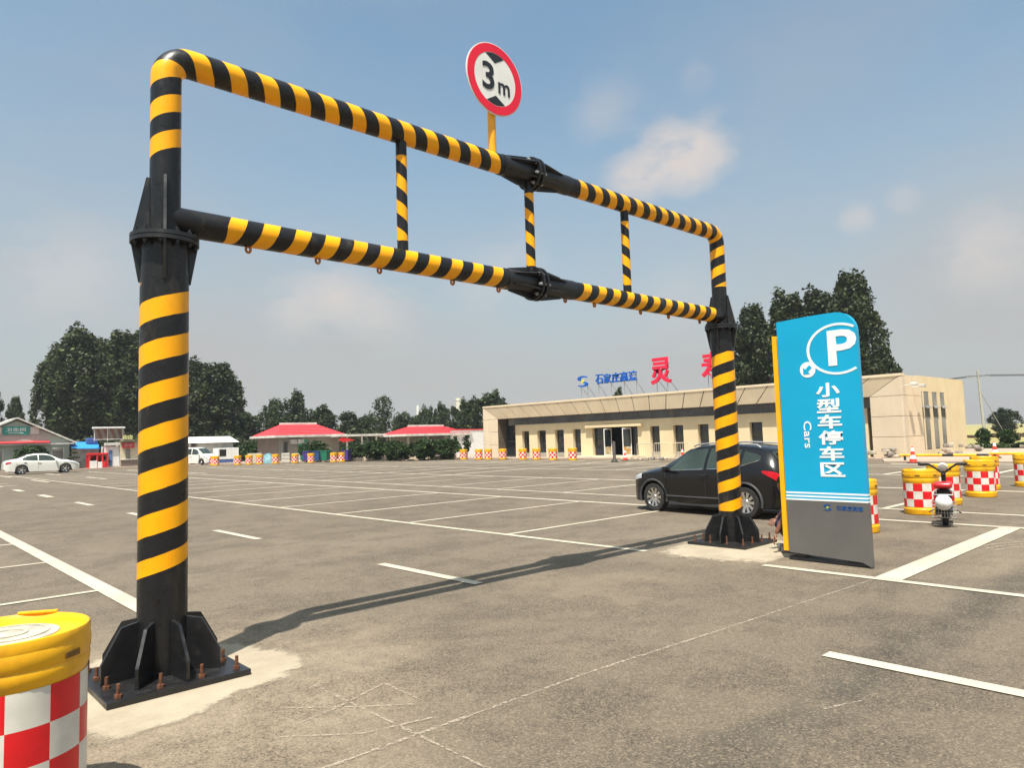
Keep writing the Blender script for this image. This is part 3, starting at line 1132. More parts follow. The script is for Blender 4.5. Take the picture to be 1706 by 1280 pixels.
def drum(label, loc, rz, group, detail=True, scale=1.0, up_=0.0):
    t = thing('crash_drum', label, 'traffic drum', loc, rz, group, scale)
    b = MB()
    b.lathe([(0.27, 0.0), (0.292, 0.012), (0.297, 0.05), (0.300, 0.10), (0.288, 0.118), (0.285, 0.140), (0.285, 0.562 + up_), (0.288, 0.575 + up_), (0.293, 0.592 + up_ * 0.85),
             (0.296, 0.64 + up_ * 0.62), (0.291, 0.652 + up_ * 0.6), (0.297, 0.665 + up_ * 0.55), (0.299, 0.735), (0.294, 0.752)], 48)
    b.build('body', BYEL, t, 35)
    b = MB()
    b.lathe([(0.2875, 0.140 + up_ + 0.1405 * k) for k in range(4)], 48, segs=lambda i, k: ((k // 4) + i) % 2)
    b.build('checker_band', [BRED, BWHT], t, 35)
    b = MB()
    b.lathe([(0.294, 0.750), (0.297, 0.776), (0.291, 0.795), (0.284, 0.797), (0.276, 0.786), (0.270, 0.771), (0.15, 0.768), (0.0001, 0.768)], 48)
    lid = b.build('lid', BYEL, t, 35)
    if detail:
        b = MB()
        b.lathe([(0.185, 0.7665), (0.183, 0.774), (0.172, 0.776), (0.0001, 0.777)], 32)
        b.lathe([(0.150, 0.776), (0.150, 0.780), (0.138, 0.780), (0.138, 0.776)], 32)
        b.lathe([(0.075, 0.776), (0.075, 0.781), (0.060, 0.781), (0.060, 0.776)], 24)
        b.build('filler_cap', LIDW, lid, 35)
        for a in (0.1, 1.25):
            b = MB()
            b.box((0, 0, 0), (0.024, 0.16, 0.012), M=Matrix.Rotation(a, 4, 'Z') @ Matrix.Translation((0.281, 0, 0.801)), bev=0.006)
            b.build('lid_lug', BYEL, lid, 40)
        for k in range(6):
            a = k * PI / 3 + 0.3
            b = MB()
            Mx = Matrix.Rotation(a, 4, 'Z') @ Matrix.Translation((0.2945, 0, 0.705))
            b.box((0, 0, 0), (0.012, 0.075, 0.026), M=Mx, bev=0.003)
            b.build('grip_slot', DLID, lid)
    return t


DLID = simple('drum_slot', (0.16, 0.075, 0.008), 0.6, var=0.2)
drum('large near drum with checks, cut by the bottom left corner', (0.5, 3.78, 0), 0.92, 'traffic drums', True, 1.06, 0.05)
d0 = drum('yellow drum with checks half hidden behind the blue parking sign', (11.42, 4.56, 0), 0.2, 'traffic drums', True)
for x, y, rz, lb in [(14.30, 4.56, 0.9, 'yellow checked drum directly left of the red scooter'),
                     (16.25, 4.75, 1.4, 'yellow checked drum mostly hidden behind the red scooter handlebar'),
                     (18.25, 4.62, 0.3, 'yellow checked drum standing free to the right of the red scooter'),
                     (20.2, 5.0, 0.8, 'yellow checked drum overlapped by the drum right of the scooter'),
                     (21.6, 4.42, 2.0, 'yellow checked drum cut by the right edge of the picture')]:
    dup(d0, (x, y, 0), rz, lb)
small = drum('yellow drum', (0, 0, 0), 0, None, False)
small_used = [False]
far_drums = [(24.4, 67.6, 'drum in front of the white van'), (22.3, 61.0, 'drum between the white van and the site cabin'), (23.6, 59.6, 'left of two drums by the small white cabin'),
             (24.4, 59.2, 'right of two drums by the small white cabin'), (25.2, 58.9, 'drum in front of the cream board'), (26.2, 58.0, 'drum in front of the teal tarpaulin heap'),
             (27.4, 56.9, 'drum beside the pale crates'), (28.2, 55.6, 'drum in front of the purple bin'), (29.6, 54.3, 'drum right of the green bin'),
             (30.2, 54.0, 'drum overlapping the last purple bin'), (35.1, 45.6, 'drum in front of the clipped trees, leftmost of the run by the building'),
             (35.2, 43.9, 'drum beside the thin young tree'), (35.2, 42.0, 'drum left of a close pair by the building corner'), (35.3, 41.0, 'drum right of a close pair by the building corner'),
             (35.4, 39.5, 'drum at the left corner pier of the building'), (35.3, 37.2, 'drum under the first narrow window'), (35.3, 35.8, 'drum under the second narrow window'),
             (34.9, 33.8, 'drum under the third narrow window'), (34.8, 31.9, 'drum under the fourth narrow window, rightmost of its run')]
for k, (x, y, lb) in enumerate(far_drums):
    lb = 'small far ' + lb
    gnd = 0.0 if k else 0.09
    if k == 0:
        small.location = (23.0, 63.4, 0.0)
        small['label'] = lb
        small['group'] = 'far drums along the edge of the lot'
    else:
        dup(small, (x, y, 0), k * 0.7, lb, 'far drums along the edge of the lot')


# ---------------------------------------------------------------- vehicles
def smooth_table(tab, n=54):
    tab = sorted(tab, key=lambda r: r[0])
    a = np.array(tab, float)
    xs = a[:, 0]
    return xs, a


def car(name, label, loc, rz, scale, tab, wheels, paint, glass_spec, wr=0.335, flare=None, lights=True, rim_spokes=10, tyre_w=0.20, group=None):
    """tab rows: x, z_bottom, z_belt, z_top, y_sill, y_belt, y_top, z_edge(top edge)"""
    t = thing(name, label, 'car', loc, rz, group, scale)
    a = np.array(sorted(tab), float)
    xs = list(np.linspace(a[0, 0], a[-1, 0], 60))
    Ra = wr + 0.065
    for xw in wheels:
        xs += [xw + Ra * math.cos(q) for q in np.linspace(0, PI, 15)]
    xs = sorted(set(round(x, 4) for x in xs))
    f = np.stack([np.interp(xs, a[:, 0], a[:, k]) for k in range(1, a.shape[1])], 1)
    # light smoothing between stations
    dense = np.linspace(a[0, 0], a[-1, 0], 401)
    fd = np.stack([np.interp(dense, a[:, 0], a[:, k]) for k in range(1, a.shape[1])], 1)
    ker = np.exp(-0.5 * (np.arange(-14, 15) / 6.0) ** 2)
    ker /= ker.sum()
    fp = np.pad(fd, ((14, 14), (0, 0)), mode='edge')
    fs = np.stack([np.convolve(fp[:, k], ker, 'valid') for k in range(fd.shape[1])], 1)
    f = np.stack([np.interp(xs, dense, fs[:, k]) for k in range(fd.shape[1])], 1)

    def section(x, r):
        zb, zbelt, ztop, ys, yb, yt, ze = r
        arch = 0.0
        for xw in wheels:
            d = abs(x - xw)
            if d <= Ra + 1e-4:
                arch = max(arch, wr + math.sqrt(max(0, Ra * Ra - d * d)))
        zl = max(zb, arch)
        zm = max(zl + 0.02, zb + (zbelt - zb) * 0.55)
        ymid = max(ys, yb) + 0.012
        zsh = zm + (zbelt - zm) * 0.65
        P = [(0.0, max(zb, 0.12) + 0.02), (max(0.3, ys - 0.27), zl if arch > 0 else zb), (ys, zl), (ymid, zm), (ymid - 0.003, zsh), (yb, zbelt),
             (yb * 0.62 + yt * 0.38 + 0.008, zbelt + (ze - zbelt) * 0.45), (yt, ze), (yt * 0.86, ze + (ztop - ze) * 0.62), (yt * 0.5, ztop - (ztop - ze) * 0.08), (0.0, ztop)]
        return [Vector((x, y, z)) for y, z in P]
    secs = [section(x, r) for x, r in zip(xs, f)]
    m = len(secs[0])
    b = MB()
    for sgn in (1, -1):
        vs = [Vector((p.x, p.y * sgn, p.z)) for s_ in secs for p in s_]
        fc = []
        for i in range(len(secs) - 1):
            for k in range(m - 1):
                q = [i * m + k, i * m + k + 1, (i + 1) * m + k + 1, (i + 1) * m + k]
                fc.append(q if sgn > 0 else q[::-1])
        for i in (0, len(secs) - 1):
            fc.append([i * m + k for k in range(m)])
        b.add(vs, fc)
    body = b.build('body', paint, t, None, fix=False)
    bm = bmesh.new()
    bm.from_mesh(body.data)
    bmesh.ops.remove_doubles(bm, verts=bm.verts, dist=0.0008)
    bmesh.ops.recalc_face_normals(bm, faces=bm.faces)
    bm.to_mesh(body.data)
    bm.free()
    body.data.polygons.foreach_set('use_smooth', [True] * len(body.data.polygons))
    body.data.set_sharp_from_angle(angle=R(38))

    def at(x):
        r = np.array([np.interp(x, dense, fs[:, k]) for k in range(fs.shape[1])])
        return section(x, r)

    def side_pt(x, tt, sgn, off):
        s_ = at(x)
        p5, p6, p7 = s_[5], s_[6], s_[7]
        p = p5.lerp(p6, tt / 0.45) if tt < 0.45 else p6.lerp(p7, (tt - 0.45) / 0.55)
        nrm = Vector((0, (p7.z - p5.z), -(p7.y - p5.y))).normalized()
        q = p + nrm * off
        return Vector((q.x, q.y * sgn, q.z))
    # side glass: list of (name, polygon rows [(x, t_low, t_high)])
    for sgn in (1, -1):
        for rows, trim in glass_spec['side']:
            b = MB()
            g = []
            rr = []
            for i in range(len(rows) - 1):
                for q in np.linspace(0, 1, 7)[: None if i == len(rows) - 2 else -1]:
                    rr.append(tuple(np.array(rows[i]) * (1 - q) + np.array(rows[i + 1]) * q))
            for x, lo, hi in rr:
                g.append([side_pt(x, lo + (hi - lo) * q, sgn, 0.006) for q in np.linspace(0, 1, 5)])
            vs = [p for row in g for p in row]
            b.add(vs, [[i * 5 + k, i * 5 + k + 1, (i + 1) * 5 + k + 1, (i + 1) * 5 + k] for i in range(len(g) - 1) for k in range(4)])
            wd = b.build('side_window', CARGLASS, t, 60)
            if trim:
                b = MB()
                b.tube([row[0] + Vector((0, sgn * 0.004, -0.006)) for row in g], 0.009, 6)
                b.build('trim', CHROME, wd, 60)
    # windscreen and rear window over the top
    for nm, x0, x1 in glass_spec['ends']:
        b = MB()
        g = []
        for x in np.linspace(x0, x1, 12):
            s_ = at(x)
            row = []
            for sgn, ks in ((1, (7, 8, 9, 10)), (-1, (9, 8, 7))):
                for k in ks:
                    p = s_[k]
                    if k == 7:
                        p = p.lerp(s_[8], 0.25)
                    row.append(Vector((p.x, p.y * sgn, p.z + 0.006)))
            g.append(row)
        n = len(g[0])
        # push along the slope a little
        dirx = Vector((g[-1][3].x - g[0][3].x, 0, g[-1][3].z - g[0][3].z)).normalized()
        nv = Vector((-dirx.z, 0, dirx.x))
        if nv.z < 0:
            nv = -nv
        b.add([p + nv * 0.007 for row in g for p in row], [[i * n + k, i * n + k + 1, (i + 1) * n + k + 1, (i + 1) * n + k] for i in range(len(g) - 1) for k in range(n - 1)])
        b.build(nm, CARGLASS, t, 60)
    # underbody and wheels
    b = MB()
    b.box((0, 0, 0.30), (a[-1, 0] - a[0, 0] - 0.7, 1.05, 0.22), bev=0.02)
    b.build('underbody', PLASTIC, t)
    for xw in wheels:
        for sgn in (1, -1):
            yw = glass_spec['track'] * sgn
            Mx = Matrix.Translation((xw, yw, wr)) @ Matrix.Rotation(-sgn * PI / 2, 4, 'X')
            hw = tyre_w / 2
            b = MB()
            rr = wr
            b.lathe([(rr * 0.66, -hw), (rr * 0.74, -hw), (rr * 0.93, -hw * 0.98), (rr * 0.985, -hw * 0.75), (rr, -hw * 0.3), (rr, hw * 0.3), (rr * 0.985, hw * 0.75), (rr * 0.93, hw * 0.98), (rr * 0.74, hw), (rr * 0.66, hw)], 40, M=Mx)
            wh = b.build('wheel', RUBBER, t, 40)
            b = MB()
            b.lathe([(rr * 0.68, -hw * 0.9), (rr * 0.68, hw * 0.92), (rr * 0.63, hw * 0.90), (rr * 0.60, hw * 0.55), (rr * 0.60, -hw * 0.9)], 40, M=Mx)
            b.lathe([(0.0001, hw * 0.80), (rr * 0.15, hw * 0.80), (rr * 0.20, hw * 0.62), (rr * 0.20, 0.0)], 24, M=Mx)
            for k in range(rim_spokes):
                q = 2 * PI * k / rim_spokes
                Ms = Mx @ Matrix.Rotation(q, 4, 'Z')
                p = [(rr * 0.16, -0.026, hw * 0.66), (rr * 0.16, 0.026, hw * 0.66), (rr * 0.64, 0.036, hw * 0.80), (rr * 0.64, -0.036, hw * 0.80)]
                b.prism([Ms @ Vector(v) for v in p], (0, 0, 0), Mx.to_3x3() @ Vector((0, 0, -0.03)))
            b.build('rim', CHROME, wh, 40)
            b = MB()
            b.lathe([(0.0001, -hw * 0.1), (rr * 0.62, -hw * 0.1)], 30, M=Mx)
            b.build('brake_disc', PLASTIC, wh)
            if flare:
                b = MB()
                pts = []
                for q in np.linspace(-0.22, PI + 0.22, 22):
                    x = xw + (Ra + 0.012) * math.cos(q)
                    z = wr + (Ra + 0.012) * math.sin(q)
                    pts.append(Vector((x, sgn * (glass_spec['sill'] + 0.008), z)))
                b.tube(pts, [0.030] * len(pts), 8)
                b.build('wheel_flare', flare, t, 50)
    for nm, x0, x1 in glass_spec.get('handles', []):
        for sgn in (1, -1):
            s_ = at((x0 + x1) / 2)
            p = s_[4]
            b = MB()
            b.box(((x0 + x1) / 2, sgn * (p.y + 0.016), p.z + 0.015), (x1 - x0, 0.022, 0.03), bev=0.008)
            b.build('door_handle', paint if not flare else PLASTIC, t, 40)
    for x in glass_spec.get('seams', []):
        for sgn in (1, -1):
            s_ = at(x)
            b = MB()
            b.tube([Vector((p.x, sgn * (p.y + 0.0005), p.z)) for p in (s_[2].lerp(s_[3], 0.3), s_[3], s_[4], s_[5])], 0.0055, 6)
            b.build('door_seam', PLASTIC, t)
    for sgn in (1, -1):
        xm, zm = glass_spec['mirror']
        s_ = at(xm)
        y = s_[5].y
        b = MB()
        b.box((xm, sgn * (y + 0.13), zm), (0.13, 0.20, 0.14), bev=0.045)
        b.box((xm, sgn * (y + 0.02), zm - 0.03), (0.05, 0.10, 0.04), bev=0.01)
        b.build('wing_mirror', paint, t, 60)
        for nm, poly, mat in glass_spec.get('lamps', []):
            b = MB()
            g = []
            pr_ = []
            for i in range(len(poly) - 1):
                for q in np.linspace(0, 1, 6)[: None if i == len(poly) - 2 else -1]:
                    pr_.append(tuple(np.array(poly[i]) * (1 - q) + np.array(poly[i + 1]) * q))
            for x, k0, k1 in pr_:
                s2 = at(x)

                def pick(kf):
                    i = int(kf)
                    return s2[i].lerp(s2[min(i + 1, len(s2) - 1)], kf - i)
                g.append([pick(k0 + (k1 - k0) * q) for q in np.linspace(0, 1, 5)])
            vs = [Vector((p.x + (0.008 if poly[0][0] > 0 else -0.008), sgn * (p.y + 0.012), p.z)) for row in g for p in row]
            b.add(vs, [[i * 5 + k, i * 5 + k + 1, (i + 1) * 5 + k + 1, (i + 1) * 5 + k] for i in range(len(g) - 1) for k in range(4)])
            b.build(nm, mat, t, 60)
    return t, at


def car_paint(name, col, rough=0.22):
    m = Mat(name, rough)
    d = m.ramp(m.noise(3, 6, 0.6), 0.5, 0.9, 0, 0.06)
    m.color(m.mix(d, col, tuple(min(1, x * 0.7 + 0.045) for x in col)))
    m.b.inputs['Coat Weight'].default_value = 0.35
    m.b.inputs['Specular IOR Level'].default_value = 0.35
    m.b.inputs['Coat Roughness'].default_value = 0.06
    return m.m


TAIL = simple('tail_lamp_red', (0.50, 0.005, 0.015), 0.15, var=0.1)
HEADL = simple('head_lamp', (0.55, 0.56, 0.58), 0.12, 0.3, var=0.1)
FLARE = simple('flare_grey', (0.045, 0.045, 0.047), 0.6, var=0.15)
# x, zb, zbelt, ztop, ysill, ybelt, ytop, zedge
SUV = [(-2.16, .42, .86, .98, .60, .62, .50, .93), (-2.10, .30, .95, 1.12, .74, .74, .60, 1.05), (-1.98, .26, 1.02, 1.34, .84, .84, .64, 1.26), (-1.78, .25, 1.07, 1.53, .87, .875, .62, 1.46),
       (-1.50, .24, 1.07, 1.60, .88, .89, .61, 1.53), (-1.0, .22, 1.06, 1.655, .885, .905, .62, 1.585), (-0.3, .21, 1.03, 1.675, .89, .91, .63, 1.605), (0.15, .21, 1.01, 1.64, .89, .91, .62, 1.575),
       (0.45, .21, 1.00, 1.55, .89, .91, .61, 1.48), (0.85, .21, .985, 1.30, .885, .905, .66, 1.235), (1.18, .21, .975, 1.085, .885, .90, .74, 1.04), (1.45, .22, .955, 1.05, .88, .885, .73, 1.00), (1.80, .23, .90, .98, .85, .85, .68, .94),
       (2.02, .24, .83, .90, .77, .77, .60, .87), (2.15, .27, .73, .80, .64, .64, .50, .77), (2.21, .36, .62, .68, .50, .50, .42, .655)]
SUV = [(x, zb, zb_ * 0.985, zt * 0.965 if zt > 1.2 else zt, ys, yb, yt, ze * 0.965 if ze > 1.2 else ze) for x, zb, zb_, zt, ys, yb, yt, ze in SUV]
spec = dict(track=0.80, sill=0.885, mirror=(0.78, 1.03),
            side=[([(0.80, 0.10, 0.30), (0.60, 0.07, 0.78), (0.42, 0.07, 0.92), (-0.22, 0.07, 0.93)], True), ([(-0.30, 0.07, 0.93), (-0.80, 0.07, 0.93), (-1.12, 0.12, 0.90)], True),
                  ([(-1.20, 0.18, 0.86), (-1.50, 0.40, 0.78), (-1.62, 0.52, 0.70)], True)],
            ends=[('windscreen', 1.10, 0.40), ('rear_window', -1.80, -2.02)],
            handles=[('h', -0.14, -0.32), ('h', -1.0, -1.18)], seams=[0.92, -0.26, -1.16],
            lamps=[('headlight', [(1.70, 4.0, 5.6), (1.9, 4.0, 5.8), (2.08, 4.1, 5.6)], HEADL), ('tail_light', [(-1.72, 4.55, 4.9), (-1.86, 4.1, 5.0), (-2.02, 3.8, 5.2), (-2.12, 3.7, 5.2)], TAIL)])
suv, _at = car('parked_suv', 'black five-door suv parked across the bays behind the right gantry post', (12.80, 7.74, 0), R(90 - 6), 0.845, SUV, (1.32, -1.28), car_paint('black_car_paint', (0.006, 0.0055, 0.006)), spec, wr=0.345, flare=FLARE)
for sgn in (1, -1):
    b = MB()
    b.tube([(-1.55, sgn * 0.60, 1.52), (-1.45, sgn * 0.585, 1.58), (-0.3, sgn * 0.60, 1.635), (0.15, sgn * 0.60, 1.60), (0.25, sgn * 0.60, 1.555)], 0.017, 8)
    b.build('roof_rail', STEEL, suv, 60)
b = MB()
b.box((-2.00, 0, 1.40), (0.30, 1.10, 0.035), bev=0.015)
b.build('roof_spoiler', FLARE, suv, 60)
for sgn in (1, -1):
    b = MB()
    b.box((0.0, sgn * 0.875, 0.245), (1.72, 0.035, 0.11), bev=0.015)
    b.build('sill_trim', FLARE, suv, 60)
for sgn in (1, -1):
    b = MB()
    pts = [_at(x)[3] for x in (0.9, 0.5, 0.0, -0.5, -0.95)]
    b.tube([Vector((p.x, sgn * (p.y + 0.002), 0.40)) for p in pts], 0.018, 8)
    b.build('door_moulding', FLARE, suv, 60)

SED = [(-2.30, .45, .72, .84, .56, .58, .48, .80), (-2.24, .30, .84, .96, .72, .73, .58, .93), (-2.08, .25, .92, 1.03, .82, .83, .62, .99), (-1.70, .22, .945, 1.09, .86, .865, .63, 1.045), (-1.35, .21, .95, 1.24, .87, .88, .60, 1.19),
       (-0.95, .2, .94, 1.39, .875, .885, .56, 1.34), (-0.4, .19, .92, 1.465, .88, .89, .56, 1.405), (0.1, .19, .905, 1.455, .88, .89, .57, 1.395), (0.5, .19, .895, 1.35, .88, .885, .58, 1.29), (0.9, .19, .885, 1.12, .875, .88, .64, 1.07),
       (1.12, .19, .88, .99, .87, .875, .70, .95), (1.5, .2, .85, .95, .86, .86, .70, .91), (1.9, .22, .77, .86, .81, .81, .64, .83), (2.15, .24, .68, .76, .70, .70, .56, .735), (2.28, .30, .58, .65, .55, .55, .45, .63)]
spec2 = dict(track=0.78, sill=0.872, mirror=(0.75, 0.93),
             side=[([(0.80, 0.10, 0.34), (0.58, 0.08, 0.80), (0.42, 0.08, 0.90), (-0.28, 0.08, 0.92)], False), ([(-0.34, 0.08, 0.92), (-0.95, 0.10, 0.88), (-1.25, 0.25, 0.66)], False)],
             ends=[('windscreen', 1.05, 0.34), ('rear_window', -1.0, -1.62)], handles=[('h', -0.16, -0.34), ('h', -1.0, -1.16)], seams=[0.88, -0.30, -1.10],
             lamps=[('headlight', [(1.62, 4.0, 5.5), (1.85, 4.0, 5.7), (2.1, 4.1, 5.6)], HEADL), ('tail_light', [(-1.9, 4.1, 5.3), (-2.1, 3.9, 5.5), (-2.22, 3.9, 5.4)], TAIL)])
WCAR = car_paint('white_car_paint', (0.66, 0.65, 0.60), 0.25)
car('parked_sedan', 'cream white saloon car parked at far left in front of the gabled house', (10.15, 62.3, 0), R(-1), 1.02, SED, (1.36, -1.28), WCAR, spec2, wr=0.325, rim_spokes=5)
VAN = [(-2.0, .4, .95, 1.1, .6, .62, .55, 1.05), (-1.95, .28, 1.0, 1.55, .72, .73, .62, 1.5), (-1.8, .24, 1.02, 1.72, .77, .78, .62, 1.66), (-1.0, .22, 1.02, 1.80, .79, .80, .64, 1.74), (0.2, .2, 1.0, 1.80, .79, .80, .64, 1.74),
       (0.7, .2, .99, 1.68, .79, .80, .62, 1.62), (1.1, .2, .97, 1.36, .79, .79, .64, 1.30), (1.4, .2, .95, 1.10, .78, .78, .68, 1.06), (1.75, .22, .86, .98, .74, .74, .6, .94), (1.95, .26, .7, .8, .62, .62, .5, .77), (2.02, .34, .6, .68, .5, .5, .4, .66)]
spec3 = dict(track=0.70, sill=0.785, mirror=(1.05, 1.05), side=[([(1.0, 0.12, 0.4), (0.7, 0.1, 0.85), (0.1, 0.1, 0.9)], False), ([(0.0, 0.1, 0.9), (-0.9, 0.1, 0.9)], False), ([(-1.0, 0.1, 0.9), (-1.7, 0.12, 0.86)], False)],
             ends=[('windscreen', 1.36, 0.66), ('rear_window', -1.84, -1.95)], handles=[('h', 0.0, -0.16)], seams=[1.0, 0.05, -0.95],
             lamps=[('headlight', [(1.5, 4.0, 5.4), (1.75, 4.0, 5.6), (1.92, 4.1, 5.5)], HEADL)])
car('parked_van', 'white minivan nosing out behind the left gantry post', (22.6, 66.3, 0.09 if False else 0.0), R(-62), 0.88, VAN, (1.25, -1.2), WCAR, spec3, wr=0.30, rim_spokes=5, tyre_w=0.17)


# red electric scooter seen from behind
SCR = simple('scooter_red', (0.50, 0.010, 0.015), 0.3, var=0.15)
sct = thing('electric_scooter', 'small red and black electric scooter with wide handlebar seen from behind', 'scooter', (12.80, 3.76, 0), R(15))
WHT_DIRTY = simple('scooter_grey', (0.30, 0.29, 0.27), 0.6, var=0.3, scale=20)
for x, nm in ((0.0, 'wheel'), (0.92, 'wheel')):
    Mx = Matrix.Translation((x, 0, 0.20)) @ Matrix.Rotation(PI / 2, 4, 'X')
    b = MB()
    b.lathe([(0.13, -0.035), (0.165, -0.045), (0.19, -0.035), (0.20, 0.0), (0.19, 0.035), (0.165, 0.045), (0.13, 0.035)], 32, M=Mx)
    wh = b.build(nm, RUBBER, sct, 40)
    b = MB()
    b.lathe([(0.0001, -0.03), (0.05, -0.04), (0.05, 0.04), (0.0001, 0.03)], 20, M=Mx)
    b.lathe([(0.13, -0.03), (0.13, 0.03), (0.115, 0.03), (0.115, -0.03), (0.13, -0.03)], 28, M=Mx)
    for k in range(5):
        q = 2 * PI * k / 5
        b.prism([Mx @ Matrix.Rotation(q, 4, 'Z') @ Vector(v) for v in [(0.04, -0.015, 0.012), (0.04, 0.015, 0.012), (0.12, 0.011, 0.012), (0.12, -0.011, 0.012)]], (0, 0, 0), Mx.to_3x3() @ Vector((0, 0, -0.024)))
    b.build('rim', STEEL, wh, 40)
b = MB()
b.tube([(0.0, 0.075, 0.20), (0.10, 0.09, 0.34), (0.25, 0.09, 0.36), (0.62, 0.07, 0.20), (0.74, 0.0, 0.30)], 0.018, 10)
b.tube([(0.0, -0.075, 0.20), (0.10, -0.09, 0.34), (0.25, -0.09, 0.36), (0.62, -0.07, 0.20), (0.74, 0.0, 0.30)], 0.018, 10)
b.tube([(0.92, 0.06, 0.20), (0.84, 0.05, 0.42), (0.76, 0, 0.62)], 0.015, 10)
b.tube([(0.92, -0.06, 0.20), (0.84, -0.05, 0.42), (0.76, 0, 0.62)], 0.015, 10)
b.build('frame', PLASTIC, sct, 50)
b = MB()
b.box((0.42, 0, 0.235), (0.42, 0.24, 0.07), bev=0.02)
b.build('footboard', PLASTIC, sct, 50)
b = MB()
b.box((0.20, 0, 0.45), (0.34, 0.20, 0.26), bev=0.05)
b.build('battery_box', PLASTIC, sct, 60)
for s in (1, -1):
    b = MB()
    b.box((0.12, s * 0.125, 0.43), (0.30, 0.035, 0.17), bev=0.015)
    b.build('side_cover', SCR, sct, 60)
b = MB()
b.box((0.12, 0, 0.635), (0.44, 0.26, 0.09), bev=0.04)
b.build('saddle', SCR, sct, 60)
b = MB()
b.tube([(0.10, 0, 0.62), (-0.16, 0.13, 0.55), (-0.22, 0.13, 0.50), (-0.22, -0.13, 0.50), (-0.16, -0.13, 0.55), (0.10, 0, 0.62)], 0.011, 8)
b.build('rear_rack', STEEL, sct, 60)
b = MB()
for i in range(9):
    y = -0.16 + 0.04 * i
    b.tube([(-0.24, y, 0.40), (-0.25, y, 0.15), (-0.10, y, 0.13)], 0.0065, 6)
for z in (0.40, 0.34, 0.28, 0.22, 0.15):
    b.tube([(-0.245, -0.165, z), (-0.245, 0.165, z)], 0.0065, 6)
b.build('wire_basket', WHT_DIRTY, sct, 60)
b = MB()
b.box((-0.17, 0.0, 0.27), (0.10, 0.26, 0.16), bev=0.02)
b.build('basket_load', PLASTIC, sct, 60)
b = MB()
b.tube([(0.70, 0, 0.40), (0.72, 0, 0.75), (0.66, 0, 0.80)], 0.035, 12)
b.tube([(0.66, 0, 0.78), (0.64, 0.10, 0.87), (0.58, 0.20, 0.945), (0.52, 0.24, 0.95)], 0.017, 10)
b.tube([(0.66, 0, 0.78), (0.64, -0.10, 0.87), (0.58, -0.20, 0.945), (0.52, -0.24, 0.95)], 0.017, 10)
hb = b.build('handlebar', PLASTIC, sct, 60)
for s in (1, -1):
    b = MB()
    b.tube([(0.56, s * 0.215, 0.947), (0.50, s * 0.345, 0.952)], 0.022, 12)
    b.tube([(0.57, s * 0.20, 0.93), (0.60, s * 0.34, 0.925)], 0.006, 6)
    b.build('grip', RUBBER, hb, 60)
b = MB()
b.lathe([(0.0001, -0.04), (0.06, -0.035), (0.075, 0.0), (0.06, 0.035), (0.0001, 0.04)], 24, M=Matrix.Translation((0.66, 0, 0.895)) @ Matrix.Rotation(PI / 2 - 0.3, 4, 'Y'))
b.build('instrument_pod', DWHITE, sct, 60)
b = MB()
b.tube([(0.1, 0.14, 0.25), (0.05, 0.22, 0.20)], 0.010, 8)
b.tube([(0.1, -0.14, 0.25), (0.05, -0.22, 0.20)], 0.010, 8)
b.build('footpeg', PLASTIC, sct)
hel = thing('helmet', 'white round helmet hung behind the red scooter saddle', 'helmet', (12.80 - 0.30 * math.cos(R(15)), 3.76 - 0.30 * math.sin(R(15)), 0.27), R(15))
b = MB()
b.lathe([(0.118 * math.sin(q) if q > 0 else 0.0001, 0.13 + 0.122 * math.cos(q)) for q in np.linspace(0, 2.62, 20)] + [(0.055, 0.04), (0.052, 0.08)], 32, M=Matrix.Rotation(R(-18), 4, 'Y'))
b.build('shell', WHITE, hel, 50)
b = MB()
b.tube([Matrix.Rotation(R(-18), 4, 'Y') @ Vector((0.060 * math.cos(a), 0.060 * math.sin(a), 0.024)) for a in np.linspace(0, 2 * PI, 25)], 0.009, 6)
b.build('edge_trim', PLASTIC, hel, 60)

# ---------------------------------------------------------------- person crouching behind the sign
SKIN = simple('skin', (0.20, 0.085, 0.05), 0.55, var=0.12, scale=12)
CLOTH = simple('dark_cloth', (0.022, 0.022, 0.030), 0.9, var=0.3, scale=14)
HAIR = simple('black_hair', (0.010, 0.009, 0.008), 0.6, var=0.3, scale=40)
SHOE = simple('grey_shoe', (0.25, 0.23, 0.24), 0.7, var=0.2)


def skin_mesh(verts, edges, radii, name, mat, parent, levels=2, root=0):
    me = bpy.data.meshes.new(name)
    me.from_pydata([Vector(v) for v in verts], edges, [])
    o = bpy.data.objects.new(name, me)
    C.objects.link(o)
    sm = o.modifiers.new('skin', 'SKIN')
    sm.use_smooth_shade = True
    for i, d in enumerate(me.skin_vertices[0].data):
        r = radii[i]
        d.radius = (r, r) if isinstance(r, (int, float)) else r
        d.use_root = (i == root)
    ss = o.modifiers.new('sub', 'SUBSURF')
    ss.levels = levels
    ss.render_levels = levels
    dg = bpy.context.evaluated_depsgraph_get()
    nm = bpy.data.meshes.new_from_object(o.evaluated_get(dg))
    bpy.data.objects.remove(o)
    nm.name = name
    nm.materials.clear()
    nm.materials.append(mat)
    nm.polygons.foreach_set('use_smooth', [True] * len(nm.polygons))
    q = bpy.data.objects.new(name, nm)
    C.objects.link(q)
    q.parent = parent
    return q


def chain(n, o=0):
    return [(o + i, o + i + 1) for i in range(n - 1)]


PS = 0.90
per = thing('person', 'person crouching behind the blue parking sign with one bare arm reaching to the ground', 'person', (9.20, 4.37, 0.004), R(125), None, PS)
